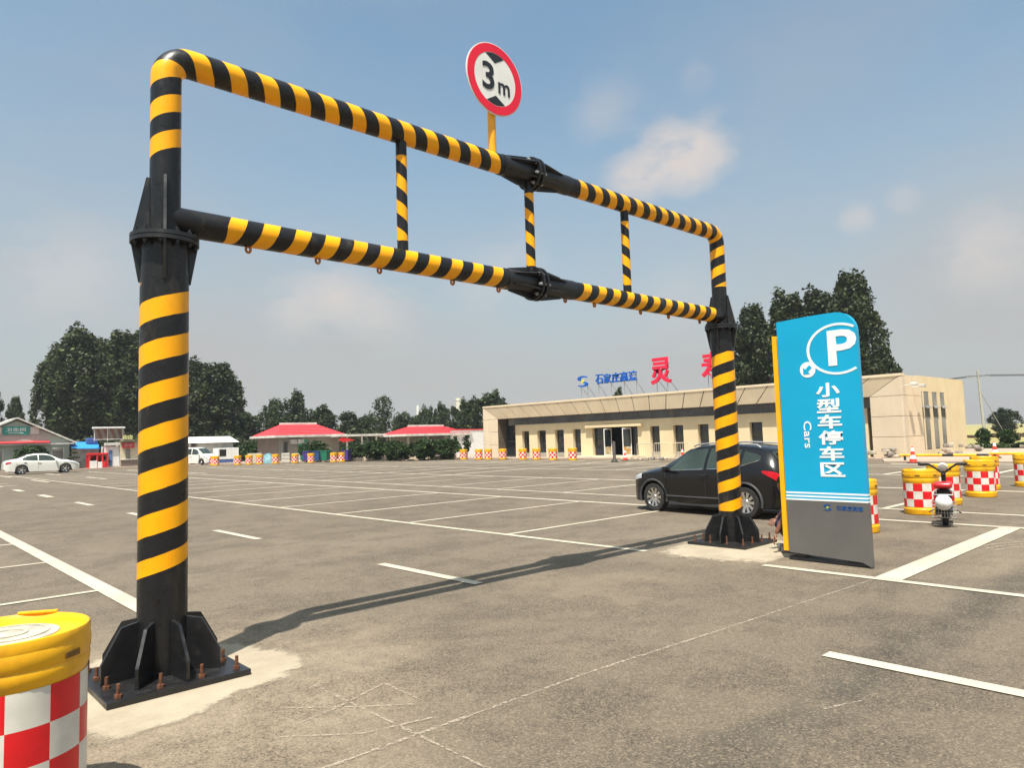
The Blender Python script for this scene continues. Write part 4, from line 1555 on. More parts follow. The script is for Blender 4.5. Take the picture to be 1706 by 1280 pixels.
# local: x forward, y left, z up.  squatting; left arm reaches forward and down
V = [(0, 0, 0.34), (0.04, 0, 0.48), (0.10, 0, 0.62), (0.17, 0, 0.74), (0.22, 0, 0.82),
     (0.02, 0.10, 0.32), (0.30, 0.15, 0.43), (0.36, 0.14, 0.40), (0.14, 0.12, 0.10), (0.13, 0.12, 0.06), (0.30, 0.13, 0.035),
     (0.02, -0.10, 0.32), (0.30, -0.15, 0.43), (0.36, -0.14, 0.40), (0.14, -0.12, 0.10), (0.13, -0.12, 0.06), (0.30, -0.13, 0.035),
     (0.17, 0.17, 0.74), (0.30, 0.22, 0.52), (0.42, 0.20, 0.27),
     (0.17, -0.17, 0.74), (0.24, -0.25, 0.54), (0.36, -0.14, 0.44)]
E_ = [(0, 1), (1, 2), (2, 3), (3, 4), (0, 5), (5, 6), (6, 7), (7, 8), (8, 9), (9, 10), (0, 11), (11, 12), (12, 13), (13, 14), (14, 15), (15, 16), (3, 17), (17, 18), (18, 19), (3, 20), (20, 21), (21, 22)]
Rr = [(0.15, 0.12), (0.145, 0.11), (0.155, 0.11), (0.14, 0.09), 0.05, 0.10, 0.075, 0.065, 0.045, 0.04, 0.035, 0.10, 0.075, 0.065, 0.045, 0.04, 0.035, 0.06, 0.044, 0.032, 0.06, 0.044, 0.032]
skin_mesh(V, E_, Rr, 'body', SKIN, per)
# shirt and trousers grown a little proud of the body
skin_mesh([V[1], V[2], V[3], V[17], tuple(Vector(V[17]).lerp(Vector(V[18]), 0.55)), V[20], tuple(Vector(V[20]).lerp(Vector(V[21]), 0.6))], [(0, 1), (1, 2), (2, 3), (3, 4), (2, 5), (5, 6)],
          [(0.165, 0.135), (0.17, 0.128), (0.155, 0.105), 0.075, 0.062, 0.075, 0.062], 'shirt', CLOTH, per)
skin_mesh([V[0], V[5], V[6], V[7], tuple(Vector(V[7]).lerp(Vector(V[8]), 0.85)), V[11], V[12], V[13], tuple(Vector(V[13]).lerp(Vector(V[14]), 0.85))], [(0, 1), (1, 2), (2, 3), (3, 4), (0, 5), (5, 6), (6, 7), (7, 8)],
          [(0.165, 0.135), 0.115, 0.09, 0.08, 0.06, 0.115, 0.09, 0.08, 0.06], 'trousers', CLOTH, per)
for s in (1, -1):
    b = MB()
    b.box((0.22, s * 0.125, 0.045), (0.27, 0.10, 0.085), bev=0.035)
    b.build('shoe', SHOE, per, 60)
# head with a face
hd = [(0.225, 0, 0.86), (0.25, 0, 0.93), (0.265, 0, 0.99), (0.255, 0, 1.04), (0.335, 0, 0.93), (0.32, 0, 0.885)]
skin_mesh(hd, [(0, 1), (1, 2), (2, 3), (1, 4), (1, 5)], [0.05, (0.085, 0.075), (0.09, 0.078), (0.06, 0.055), 0.016, 0.028], 'head', SKIN, per)
b = MB()
b.lathe([(0.0001, 0.10), (0.05, 0.092), (0.085, 0.06), (0.099, 0.015), (0.096, -0.02), (0.085, -0.022)], 24, M=Matrix.Translation((0.25, 0, 1.0)) @ Matrix.Rotation(-0.25, 4, 'Y'))
b.build('hair', HAIR, per, 60)
for s in (1, -1):
    b = MB()
    b.lathe([(0.0001, 0.010), (0.008, 0.006), (0.010, 0), (0.008, -0.006), (0.0001, -0.010)], 10, M=Matrix.Translation((0.326, s * 0.032, 0.965)))
    b.build('eye', HAIR, per, 60)
    b = MB()
    b.lathe([(0.0001, 0.012), (0.018, 0.010), (0.024, 0), (0.016, -0.01)], 12, M=Matrix.Translation((0.25, s * 0.082, 0.95)) @ Matrix.Rotation(-s * PI / 2, 4, 'X'))
    b.build('ear', SKIN, per, 60)


def hand(wrist, direction, palm_n, side, scale=1.0):
    """palm and five separate bent fingers as one skinned surface"""
    w = Vector(wrist)
    d = Vector(direction).normalized()
    n = Vector(palm_n)
    n = (n - d * n.dot(d)).normalized()
    l = d.cross(n) * side
    vs = [w, w + d * 0.045, w + d * 0.085]
    es = [(0, 1), (1, 2)]
    rd = [0.027, (0.036, 0.018), (0.038, 0.016)]
    for k, (off, ln) in enumerate([(0.030, 0.072), (0.010, 0.080), (-0.011, 0.074), (-0.031, 0.058)]):
        b0 = w + d * 0.088 + l * off
        q1 = b0 + d * ln * 0.42 + n * 0.006
        q2 = q1 + (d * 0.8 + n * 0.6).normalized() * ln * 0.32
        q3 = q2 + (d * 0.45 + n * 0.9).normalized() * ln * 0.26
        i = len(vs)
        vs += [b0, q1, q2, q3]
        es += [(2, i), (i, i + 1), (i + 1, i + 2), (i + 2, i + 3)]
        rd += [0.0095, 0.009, 0.0085, 0.0075]
    i = len(vs)
    t0 = w + d * 0.03 + l * 0.034
    vs += [t0, t0 + d * 0.030 + l * 0.022 + n * 0.01, t0 + d * 0.055 + l * 0.026 + n * 0.025]
    es += [(1, i), (i, i + 1), (i + 1, i + 2)]
    rd += [0.012, 0.0105, 0.009]
    return skin_mesh(vs, es, rd, 'hand', SKIN, per, 2, 0)


hand(V[19], (0.35, -0.15, -0.9), (-0.8, 0, -0.3), 1)
hand(V[22], (0.6, 0.6, -0.35), (0.2, -0.4, -0.8), -1)

# ---------------------------------------------------------------- service building
WALL = make_cladding('wall_cream', (0.72, 0.585, 0.365), (0.65, 0.52, 0.32))
CLAD = make_cladding('panel_cladding', (0.74, 0.60, 0.42), (0.66, 0.53, 0.37))
CLADP = make_cladding('panel_pinkish', (0.64, 0.52, 0.38), (0.58, 0.47, 0.34))
JOINT = simple('joint_shadow_gap', (0.11, 0.085, 0.06), 0.9, var=0.2)
GREYF = simple('grey_frame', (0.20, 0.19, 0.175), 0.6, var=0.1)
FRAMEM = simple('dark_frame', (0.05, 0.05, 0.052), 0.5, var=0.2)
bld = thing('service_building', 'long low cream service building with splayed panelled frame and dark strip windows', 'building', (37, 28, 0.0))
BO = Vector((-37, -28, 0))


def bq(mb, *p, mi=0):
    mb.quad(*[Vector(q) + BO for q in p], mi=mi)


XF, XR, XJ = 37.0, 37.65, 37.2
KW = 37.65 / 38.1
YL, YR = 43.5, 12.3
ZT, ZI = 4.16, 3.10
# splayed fascia made of panels with joints
fa = MB()
ft = MB()
yi_l, yi_r = 41.95, 13.9
ft.box(Vector((XR + 0.25, (yi_l + yi_r) / 2, ZT - 0.35)) + BO, (0.25, yi_l - yi_r, 0.66))
ft.build('fascia_backing', JOINT, bld)
npan = 23
for i in range(npan):
    ta, tb = i / npan, (i + 1) / npan
    g_ = 0.03
    y0o, y1o = YL - 0.12 + (YR + 0.12 - YL + 0.12) * ta, YL - 0.12 + (YR + 0.12 - YL + 0.12) * tb
    y0i, y1i = yi_l + (yi_r - yi_l) * ta, yi_l + (yi_r - yi_l) * tb
    A0, B0 = Vector((XF, y0o - g_, ZT - 0.12)), Vector((XF, y1o + g_, ZT - 0.12))
    A1, B1 = Vector((XJ, y0i - g_, ZI)), Vector((XJ, y1i + g_, ZI))
    nv = Vector((0.025, 0, 0.008))
    fa.add([p + BO for p in (A0, B0, B1, A1)] + [p + nv + BO for p in (A0, B0, B1, A1)], [(0, 1, 2, 3), (4, 7, 6, 5), (0, 4, 5, 1), (1, 5, 6, 2), (2, 6, 7, 3), (3, 7, 4, 0)])
fa.build('fascia', CLAD, bld)
fb = MB()
bq(fb, (XF + 0.03, YL - 0.12, ZT - 0.13), (XF + 0.03, YR + 0.12, ZT - 0.13), (XJ + 0.03, yi_r, ZI - 0.001), (XJ + 0.03, yi_l, ZI - 0.001))
bq(fb, (XJ - 0.01, yi_l, ZI - 0.004), (XJ - 0.01, yi_r, ZI - 0.004), (XR + 0.5, yi_r, ZI - 0.004), (XR + 0.5, yi_l, ZI - 0.004))
fb.build('fascia_joint', JOINT, bld)
# front lip of the frame and jambs
lp = MB()
lp.box(Vector((XF + 0.18, (YL + YR) / 2, ZT - 0.06)) + BO, (0.40, YL - YR, 0.12))
lp.build('parapet_lip', CLAD, bld)
for (yo, yi, sg_) in ((YL, yi_l, 1), (YR, yi_r, -1)):
    jb = MB()
    for k in range(4):
        z0, z1 = 0.09 + k * 1.0, min(0.09 + (k + 1) * 1.0, ZT - 0.13)
        ya = yo - sg_ * 0.12
        # splay narrows with height at the top corner
        def yin(z):
            return yi if z <= ZI else yi + (ya - yi) * (z - ZI) / (ZT - 0.13 - ZI)
        def xin(z):
            return XJ if z <= ZI else XJ + (XF - XJ) * (z - ZI) / (ZT - 0.13 - ZI)
        zs = [z0 + 0.010, z1 - 0.010] if not (z0 < ZI < z1) else [z0 + 0.010, ZI, z1 - 0.010]
        for a_, c_ in zip(zs[:-1], zs[1:]):
            jb.add([Vector(p) + BO for p in ((XF, ya, a_), (xin(a_), yin(a_), a_), (xin(c_), yin(c_), c_), (XF, ya, c_))], [(0, 1, 2, 3)])
        jb.box(Vector((XF + 0.2, yo - sg_ * 0.06, (z0 + z1) / 2)) + BO, (0.40, 0.116, z1 - z0 - 0.018))
    jb.build('jamb_panel', CLADP, bld)
sd_ = MB()
# right end face of the frame: ribbed panels
for i in range(2):
    for k in range(4):
        z0, z1 = 0.09 + k * 1.0, min(0.09 + (k + 1) * 1.0, ZT - 0.01)
        x0, x1 = XF + 0.405 + i * 1.1, XF + 0.405 + (i + 1) * 1.1
        sd_.box(Vector(((x0 + x1) / 2, YR + 0.06, (z0 + z1) / 2)) + BO, (x1 - x0 - 0.02, 0.114, z1 - z0 - 0.018))
sd_.build('end_panel', CLAD, bld)
for args in (((38.5, 43.2, 2.1), (2.0, 0.3, 4.0)), ((37.75, 42.2, 1.6), (0.85, 0.5, 2.98)), ((38.2, 13.1, 1.55), (1.5, 1.2, 2.9))):
    back = MB()
    back.box(Vector(args[0]) + BO, args[1])
    back.build('frame_core', JOINT, bld)
# recessed facade wall with openings
wall = MB()
ZW0, ZWT = 0.09, 2.56
K = 1.024
wins = [(a_ * KW, b_ * KW) for a_, b_ in [(40.2, 39.4), (38.5, 37.6), (36.65, 35.75), (34.85, 34.1), (28.05, 27.3), (26.25, 25.5), (24.45, 23.7), (22.7, 21.95), (21.0, 20.2), (19.2, 18.4), (17.4, 16.6)]]
door = (33.0 * KW, 29.05 * KW)
opens = sorted([(a_, b_, 0.42, 2.07) for a_, b_ in wins] + [(*door, 0.20, 2.10)], reverse=True)
y = 40.45
for (a_, b_, z0, z1) in opens:
    wall.box(Vector((XR + 0.22, (y + a_) / 2, (ZW0 + ZWT) / 2)) + BO, (0.40, y - a_, ZWT - ZW0))
    wall.box(Vector((XR + 0.22, (a_ + b_) / 2, (z1 + ZWT) / 2)) + BO, (0.40, a_ - b_, ZWT - z1))
    if z0 > 0.25:
        wall.box(Vector((XR + 0.26, (a_ + b_) / 2, (ZW0 + z0) / 2)) + BO, (0.32, a_ - b_, z0 - ZW0), mi=1)
    y = b_
wall.box(Vector((XR + 0.22, (y + 14.25) / 2, (ZW0 + ZWT) / 2)) + BO, (0.40, y - 14.25, ZWT - ZW0))
GREYB = simple('grey_sill_panel', (0.32, 0.29, 0.24), 0.8, var=0.1)
wall.build('facade_wall', [WALL, GREYB], bld)
cn = MB()
cn.box(Vector((XR - 0.06, (door[0] + door[1]) / 2, 2.20)) + BO, (0.35, door[0] - door[1] + 0.9, 0.16))
cn.build('door_canopy', WALL, bld)
for a_, b_ in wins:
    b = MB()
    b.box(Vector((XR + 0.30, (a_ + b_) / 2, 1.245)) + BO, (0.04, a_ - b_ - 0.005, 1.645))
    w_ = b.build('window', FRAMEM, bld)
    b = MB()
    b.box(Vector((XR + 0.272, (a_ + b_) / 2, 1.60)) + BO, (0.012, a_ - b_ - 0.09, 0.86))
    b.box(Vector((XR + 0.272, (a_ + b_) / 2, 0.78)) + BO, (0.012, a_ - b_ - 0.09, 0.66))
    b.build('pane', GLASS, w_)
# clerestory strip
b = MB()
b.box(Vector((XR + 0.30, (41.5 + 14.0) / 2, (ZWT + ZI) / 2)) + BO, (0.06, 27.5, ZI - ZWT))
st_ = b.build('strip_window', GREYF, bld)
y = 40.9
i = 0
while y > 15.2:
    w_ = 1.18
    b = MB()
    b.box(Vector((XR + 0.262, y - w_ / 2, (ZWT + ZI) / 2)) + BO, (0.012, w_ - 0.06, ZI - ZWT - 0.07))
    b.build('pane', GLASS_STRIP, st_)
    y -= w_
    i += 1
    if i % 6 == 0:
        y -= 0.35
b = MB()
b.box(Vector((XR + 0.42, 41.2, 1.6)) + BO, (0.06, 1.45, 2.98))
tl_ = b.build('tall_window', FRAMEM, bld)
b = MB()
for z in (0.75, 1.85, 2.7):
    b.box(Vector((XR + 0.382, 41.2, z)) + BO, (0.012, 1.3, 1.0 if z < 2.5 else 0.62))
b.build('pane', GLASS, tl_)
# entrance: dark hall, glazed screen, two open doors
b = MB()
b.box(Vector((XR + 2.4, 30.634, 1.15)) + BO, (0.1, 3.9, 1.95))
b.box(Vector((XR + 1.4, 32.66, 1.15)) + BO, (2.0, 0.1, 1.95))
b.box(Vector((XR + 1.4, 28.608, 1.15)) + BO, (2.0, 0.1, 1.95))
b.box(Vector((XR + 1.4, 30.634, 2.14)) + BO, (2.0, 4.0, 0.06))
b.build('entrance_hall', DARK, bld)
for y in (29.201, 28.756):
    b = MB()
    b.box(Vector((XR + 0.28, y, 1.15)) + BO, (0.06, 0.06, 1.9))
    b.build('door_post', FRAMEM, bld)
b = MB()
for y in (32.561, 31.227):
    b.box(Vector((XR + 0.28, y, 1.15)) + BO, (0.06, 0.06, 1.9))
b.box(Vector((XR + 0.28, 31.889, 1.35)) + BO, (0.05, 1.3, 0.05))
es_ = b.build('entrance_screen', FRAMEM, bld)
for y, z, wy, hz_ in ((31.889, 0.78, 1.28, 1.06), (31.889, 1.72, 1.28, 0.66), (28.974, 1.15, 0.38, 1.85)):
    b = MB()
    b.box(Vector((XR + 0.29, y, z)) + BO, (0.012, wy, hz_))
    b.build('pane', GLASS, es_)
POSTER = Mat('door_poster', 0.6)
POSTER.color(POSTER.mix(POSTER.ramp(POSTER.noise(5, 4), 0.4, 0.6), (0.40, 0.20, 0.04), (0.45, 0.42, 0.28)))
for (y, ang) in ((31.45 * KW, R(-14)), (29.75 * KW, R(-28))):
    b = MB()
    Md = Matrix.Translation(Vector((XR + 0.22, y, 0.22)) + BO) @ Matrix.Rotation(PI + ang, 4, 'Z')
    for c_, s_ in (((0.025, 0, 0.9), (0.05, 0.05, 1.8)), ((0.615, 0, 0.9), (0.05, 0.05, 1.8)), ((0.32, 0, 0.03), (0.54, 0.05, 0.06)), ((0.32, 0, 1.77), (0.54, 0.05, 0.06))):
        b.box((0, 0, 0), s_, M=Md @ Matrix.Translation(c_))
    dr = b.build('door', WHITE, bld)
    b = MB()
    b.box((0, 0, 0), (0.54, 0.012, 1.15), M=Md @ Matrix.Translation((0.32, 0, 1.16)))
    b.build('pane', GLASS, dr)
    b = MB()
    b.box((0, 0, 0), (0.54, 0.014, 0.50), M=Md @ Matrix.Translation((0.32, 0, 0.32)))
    b.build('poster', POSTER.m, dr)
b = MB()
b.box(Vector((37.2, 31.0, 0.125)) + BO, (1.9, 5.6, 0.07))
b.box(Vector((37.4, 31.0, 0.175)) + BO, (1.5, 5.0, 0.05))
b.build('step', CONC, bld)
# main block behind, with its side wall and slot windows
mb_ = MB()
mb_.box(Vector((43.6, 28.0, 1.3)) + BO, (6.2, 29.5, 2.5))
mb_.build('hall_block', WALL, bld)
rf = MB()
rf.box(Vector((43.1, 27.85, 4.05)) + BO, (9.6, 30.5, 0.16))
rf.build('roof', JOINT, bld)
sw = MB()
X0, X1 = 39.62, 47.2
slots = [(39.78, 40.16), (40.34, 41.12), (41.62, 42.42), (42.92, 43.66)]
sw_y = YR + 0.13
x = X0
for a_, b_ in slots:
    sw.box(Vector(((x + a_) / 2, sw_y + 0.15, 2.12)) + BO, (a_ - x, 0.30, 4.06))
    sw.box(Vector(((a_ + b_) / 2, sw_y + 0.15, 3.75)) + BO, (b_ - a_, 0.30, 0.80))
    sw.box(Vector(((a_ + b_) / 2, sw_y + 0.15, 0.22)) + BO, (b_ - a_, 0.30, 0.26))
    x = b_
sw.box(Vector(((x + X1) / 2, sw_y + 0.15, 2.12)) + BO, (X1 - x, 0.30, 4.06))
sw.box(Vector((47.05, 27.9, 2.12)) + BO, (0.3, 30.6, 4.06))
sw.box(Vector((42.8, 43.0, 2.12)) + BO, (8.3, 0.3, 4.06))
sw.build('side_wall', WALL, bld)
GREYG = make_glass('grey_glass', (0.13, 0.12, 0.105), 0.25)
for a_, b_ in slots:
    b = MB()
    b.box(Vector(((a_ + b_) / 2, sw_y + 0.045, 1.85)) + BO, (b_ - a_, 0.04, 3.0))
    w_ = b.build('slot_window', FRAMEM, bld)
    b = MB()
    for z0, z1 in ((0.40, 2.02), (2.62, 3.32)):
        b.box(Vector(((a_ + b_) / 2, sw_y + 0.014, (z0 + z1) / 2)) + BO, (b_ - a_ - 0.08, 0.012, z1 - z0))
    b.build('pane', GREYG, w_)
    b = MB()
    b.box((0, 0, 0), (b_ - a_ - 0.06, 0.03, 0.16), M=Matrix.Translation(Vector(((a_ + b_) / 2, sw_y - 0.06, 2.56)) + BO) @ Matrix.Rotation(R(-40), 4, 'X'))
    b.build('vent_sash', GREYG, w_)
# floodlights and camera bracket on the end of the frame
for x, z in ((37.25, 3.55), (38.4, 3.5)):
    b = MB()
    b.tube([Vector((x, YR, z)) + BO, Vector((x, YR - 0.35, z + 0.02)) + BO], 0.02, 8)
    b.box(Vector((x + 0.1, YR - 0.42, z + 0.06)) + BO, (0.38, 0.24, 0.16), bev=0.03)
    b.build('wall_floodlight', DWHITE, bld, 50)

# rooftop lettering
RBLUE = simple('rooftop_blue', (0.0, 0.09, 0.42), 0.45, var=0.1)
RRED = simple('rooftop_red', (0.72, 0.01, 0.05), 0.45, var=0.1)
GREENY = simple('logo_yellow_green', (0.62, 0.55, 0.06), 0.5, var=0.1)


def roof_frame(mb, y, zt, z0=4.16, back=0.9):
    mb.tube([(37.25, y, z0), (37.25, y, zt)], 0.022, 6)
    mb.tube([(37.27, y, zt - 0.1), (37.25 + back, y, z0)], 0.018, 6)


lg = thing('rooftop_logo', 'blue and yellow swirl emblem standing on the roof edge left of the blue lettering', 'sign', (37.25, 32.8, 4.16))
lo = Matrix.Translation((-37.25, -32.8, -4.16))
s_logo(lo @ frame((37.2, 32.85, 5.36), (0, -1, 0), (0, 0, 1)), 0.95, 0.78, 0.10, [RBLUE, GREENY], lg, 'swoosh')
b = MB()
for y in (33.1, 32.5):
    roof_frame(b, y, 5.1)
for i in range(len(b.v)):
    b.v[i] = tuple(Vector(b.v[i]) + Vector((-37.25, -32.8, -4.16)))
b.build('support_frame', STEEL, lg)
bl = thing('rooftop_lettering', 'row of five blue characters on steel props above the roof edge', 'sign', (37.25, 29.95, 4.16))
lo = Matrix.Translation((-37.25, -29.95, -4.16))
for k, ch in enumerate('石家庄高速'):
    text_obj(ch, 0.66, 0.66, 0.10, lo @ frame((37.2, 31.35 - 0.71 * k, 5.40), (0, -1, 0), (0, 0, 1)), RBLUE, 'character', bl, bold=0.022)
b = MB()
for y in (31.5, 30.4, 29.3, 28.3):
    roof_frame(b, y, 5.15)
b.tube([(37.25, 31.7, 5.10), (37.25, 28.2, 5.10)], 0.015, 6)
b.v = [tuple(Vector(v) + Vector((-37.25, -29.95, -4.16))) for v in b.v]
b.build('support_frame', STEEL, bl)
for ch, y, lb in (('灵', 26.25, 'large red rooftop character, the whole one right of the blue lettering'), ('寿', 22.55, 'large red rooftop character half hidden by the right gantry post')):
    rc = thing('rooftop_character', lb, 'sign', (37.25, y, 4.16), 0, 'red rooftop characters')
    lo = Matrix.Translation((-37.25, -y, -4.16))
    text_obj(ch, 1.55, 1.66, 0.14, lo @ frame((37.15, y, 5.52), (0, -1, 0), (0, 0, 1)), RRED, 'character', rc, bold=0.024)
    b = MB()
    for q in (0.45, -0.35):
        roof_frame(b, y + q, 5.2, back=1.2)
    b.v = [tuple(Vector(v) + Vector((-37.25, -y, -4.16))) for v in b.v]
    b.build('support_frame', STEEL, rc)


# ---------------------------------------------------------------- foliage
def leaf_mesh(name, lobes, n, size, mat, seed, droop=0.0):
    """lobes: (cx,cy,cz,rx,ry,rz). Many small leaf-clump faces spread through the lobes"""
    rng = np.random.default_rng(seed)
    L = np.array(lobes, float)
    vol = (L[:, 3] * L[:, 4] * L[:, 5]) ** 0.72
    idx = rng.choice(len(L), n, p=vol / vol.sum())
    d = rng.normal(size=(n, 3))
    d /= np.linalg.norm(d, axis=1)[:, None]
    rad = rng.random(n) ** 0.42
    rad *= 1 + 0.16 * rng.normal(size=n) * (rng.random(n) < 0.35)
    c_ = L[idx, :3] + d * rad[:, None] * L[idx, 3:6]
    # leaf frame: normals lean outwards and up
    nv = d * 0.7 + rng.normal(size=(n, 3)) * 0.75 + np.array([0, 0, 0.35])
    nv /= np.linalg.norm(nv, axis=1)[:, None]
    t = rng.normal(size=(n, 3))
    t -= nv * (t * nv).sum(1)[:, None]
    t /= np.linalg.norm(t, axis=1)[:, None]
    bt = np.cross(nv, t)
    s = size * rng.uniform(0.55, 1.35, n)[:, None]
    v = np.stack([c_ - t * s * 0.62, c_ - bt * s * 0.36 + nv * s * 0.08, c_ + t * s * 0.62, c_ + bt * s * 0.36 + nv * s * 0.08], 1).reshape(-1, 3)
    me = bpy.data.meshes.new(name)
    me.vertices.add(4 * n)
    me.vertices.foreach_set('co', v.astype(np.float32).ravel())
    me.loops.add(4 * n)
    me.loops.foreach_set('vertex_index', np.arange(4 * n, dtype=np.int32))
    me.polygons.add(n)
    me.polygons.foreach_set('loop_start', np.arange(0, 4 * n, 4, dtype=np.int32))
    me.polygons.foreach_set('loop_total', np.full(n, 4, dtype=np.int32))
    uvl = me.uv_layers.new(name='UVMap')
    lob_t = rng.random(len(L))[idx]
    uv = np.stack([np.repeat(np.clip(rng.beta(1.6, 2.2, n), 0, 1), 4), np.repeat(lob_t, 4)], 1)
    uvl.data.foreach_set('uv', uv.astype(np.float32).ravel())
    me.materials.append(mat)
    me.update(calc_edges=True)
    me.validate()
    return me


def tree_lobes(h, r, base, n, seed, shape='poplar'):
    rng = random.Random(seed)
    out = []

    def prof(f):
        if shape == 'poplar':
            return max(0.3, 1 - abs(2 * f - 0.92) ** 2.6) ** 0.75
        if shape == 'round':
            return math.sqrt(max(0.05, 1 - (2 * f - 0.95) ** 2))
        return 1.05 - 0.85 * f
    # filled heart of the crown
    m = 9
    for i in range(m):
        f = (i + 0.5) / m
        p = r * prof(f)
        for q in range(2):
            a = rng.random() * 2 * PI
            o_ = p * 0.28
            out.append((o_ * math.cos(a), o_ * math.sin(a), base + (h * 0.93 - base) * f, p * 0.58, p * 0.58, (h - base) / m * 0.95))
    # branch ends over the surface
    for i in range(n):
        f = rng.random() ** 0.85
        p = r * prof(f)
        a = rng.random() * 2 * PI
        s = r * rng.uniform(0.11, 0.22)
        q = max(0.0, p - s * rng.uniform(0.3, 1.1))
        z = base + (h * 0.95 - base) * f
        out.append((q * math.cos(a), q * math.sin(a), min(z, h - s * 1.2), s, s, s * (rng.uniform(1.4, 2.8) if shape == 'poplar' else 1.0)))
    if shape == 'poplar':
        for k in range(7):
            a = rng.random() * 2 * PI
            q = r * rng.uniform(0.0, 0.62)
            hh = h * (0.95 - 0.16 * (q / r) - rng.uniform(0, 0.03))
            out.append((q * math.cos(a), q * math.sin(a), hh, r * 0.16, r * 0.16, h * 0.055))
    return out


def trunk_mesh(h, r, seed, limbs, crown_r, base):
    rng = random.Random(seed)
    b = MB()
    pts = [Vector((rng.uniform(-1, 1) * 0.012 * h * (i > 0), rng.uniform(-1, 1) * 0.012 * h * (i > 0), h * 0.86 * i / 7)) for i in range(8)]
    b.tube(pts, [r * (1.25 if i == 0 else 1) * (1 - 0.85 * i / 7) for i in range(8)], 9)
    for k in range(limbs):
        f = rng.uniform(0.25, 0.8)
        p0 = pts[int(f * 7)]
        a = rng.random() * 2 * PI
        ln = crown_r * rng.uniform(0.5, 0.9)
        d = Vector((math.cos(a), math.sin(a), 0))
        p1 = p0 + d * ln * 0.5 + Vector((0, 0, ln * 0.55))
        p2 = p0 + d * ln + Vector((0, 0, ln * 1.3))
        b.tube([p0, p1, p2], [r * 0.42 * (1 - 0.6 * f), r * 0.25 * (1 - 0.5 * f), r * 0.08], 6)
    return b


def make_tree(name, label, cat, h, r, base, n_lobes, n_leaves, leaf, mat, seed, shape, loc, group, trunk_r=None):
    t = thing(name, label, cat, loc, 0, group)
    tr = trunk_mesh(h, trunk_r or max(0.05, h * 0.016), seed, 9, r, base).build('trunk', BARK, t, 60)
    me = leaf_mesh('crown', tree_lobes(h, r, base, n_lobes, seed, shape), n_leaves, leaf, mat, seed)
    o = bpy.data.objects.new('crown', me)
    C.objects.link(o)
    o.parent = t
    return t


PV = []
for s in range(4):
    PV.append(make_tree('poplar_tree', 'tall dark poplar', 'tree', 15.0, 2.9, 1.6, 80, 22000, 0.31, LEAF_A, 100 + s, 'poplar', (0, 0, 0), None))
RVt = []
for s in range(3):
    RVt.append(make_tree('roadside_tree', 'distant broad tree', 'tree', 8.0, 2.4, 0.5, 34, 9000, 0.30, LEAF_B, 200 + s, 'poplar', (0, 0, 0), None))
FEA = make_tree('feathery_tree', 'thin airy tree with gaps, tallest behind the walkway roof between the red roofs', 'tree', 8.4, 2.3, 1.5, 26, 1900, 0.28, LEAF_B, 301, 'poplar', (54.6, 85.7, 0), None)
used = set()


def put(src, x, y, h, w, rz, label, group, h0, r0):
    shape_wide = r0 > 2
    wx = 1.18 if shape_wide else 1.25
    sc_ = (w * wx / r0, w * wx / r0, h / h0)
    if id(src) not in used:
        used.add(id(src))
        src.location = (x, y, 0)
        src.rotation_euler = (0, 0, rz)
        src.scale = sc_
        src['label'] = label
        src['group'] = group
        return src
    return dup(src, (x, y, 0), rz, label, group, sc_)


GP = 'tall poplars behind the left kiosks'
pop = [(12.6, 116.3, 11.8, 1.7, 'tall poplar cut by the left edge of the picture'), (16.4, 120.7, 9.6, 1.1, 'small lone poplar just right of the left picture edge'),
       (18.3, 103.4, 14.6, 2.5, 'poplar at the left end of the tall group behind the gabled house'), (19.8, 98.9, 17.0, 3.1, 'tallest pointed poplar of the left group'),
       (22.7, 101.6, 16.2, 2.9, 'poplar right of the tallest one in the left group'), (24.4, 97.3, 16.5, 3.2, 'poplar rising directly behind the canopied kiosk'),
       (28.4, 99.1, 15.2, 3.0, 'poplar hidden mostly by the left gantry post'), (31.1, 93.8, 13.0, 2.9, 'poplar emerging right of the left gantry post'),
       (33.0, 89.6, 12.2, 3.0, 'poplar above the white shed, right end of the left group')]
for k, (x, y, h, w, lb) in enumerate(pop):
    put(PV[k % 4], x, y, h, w, k * 1.3, lb, GP, 15.0, 2.9)
GP2 = 'poplars behind the service building'
for k, (x, y, h, w, lb) in enumerate([(67.0, 36.1, 14.6, 2.3, 'poplar between the right gantry post and the blue sign'), (71.8, 34.6, 15.9, 2.9, 'poplar above the left top corner of the blue sign'),
                                      (76.0, 33.0, 16.8, 3.0, 'poplar behind the middle of the blue sign top'), (74.9, 29.2, 17.8, 2.6, 'tallest poplar, right of the blue sign'),
                                      (74.4, 26.4, 9.4, 1.7, 'low poplar at the right foot of the tallest one above the cream building')]):
    put(PV[(k + 1) % 4], x, y, h, w, k * 2.1 + 0.4, lb, GP2, 15.0, 2.9)
GR2 = 'trees in the distance behind the red roofed pavilions'
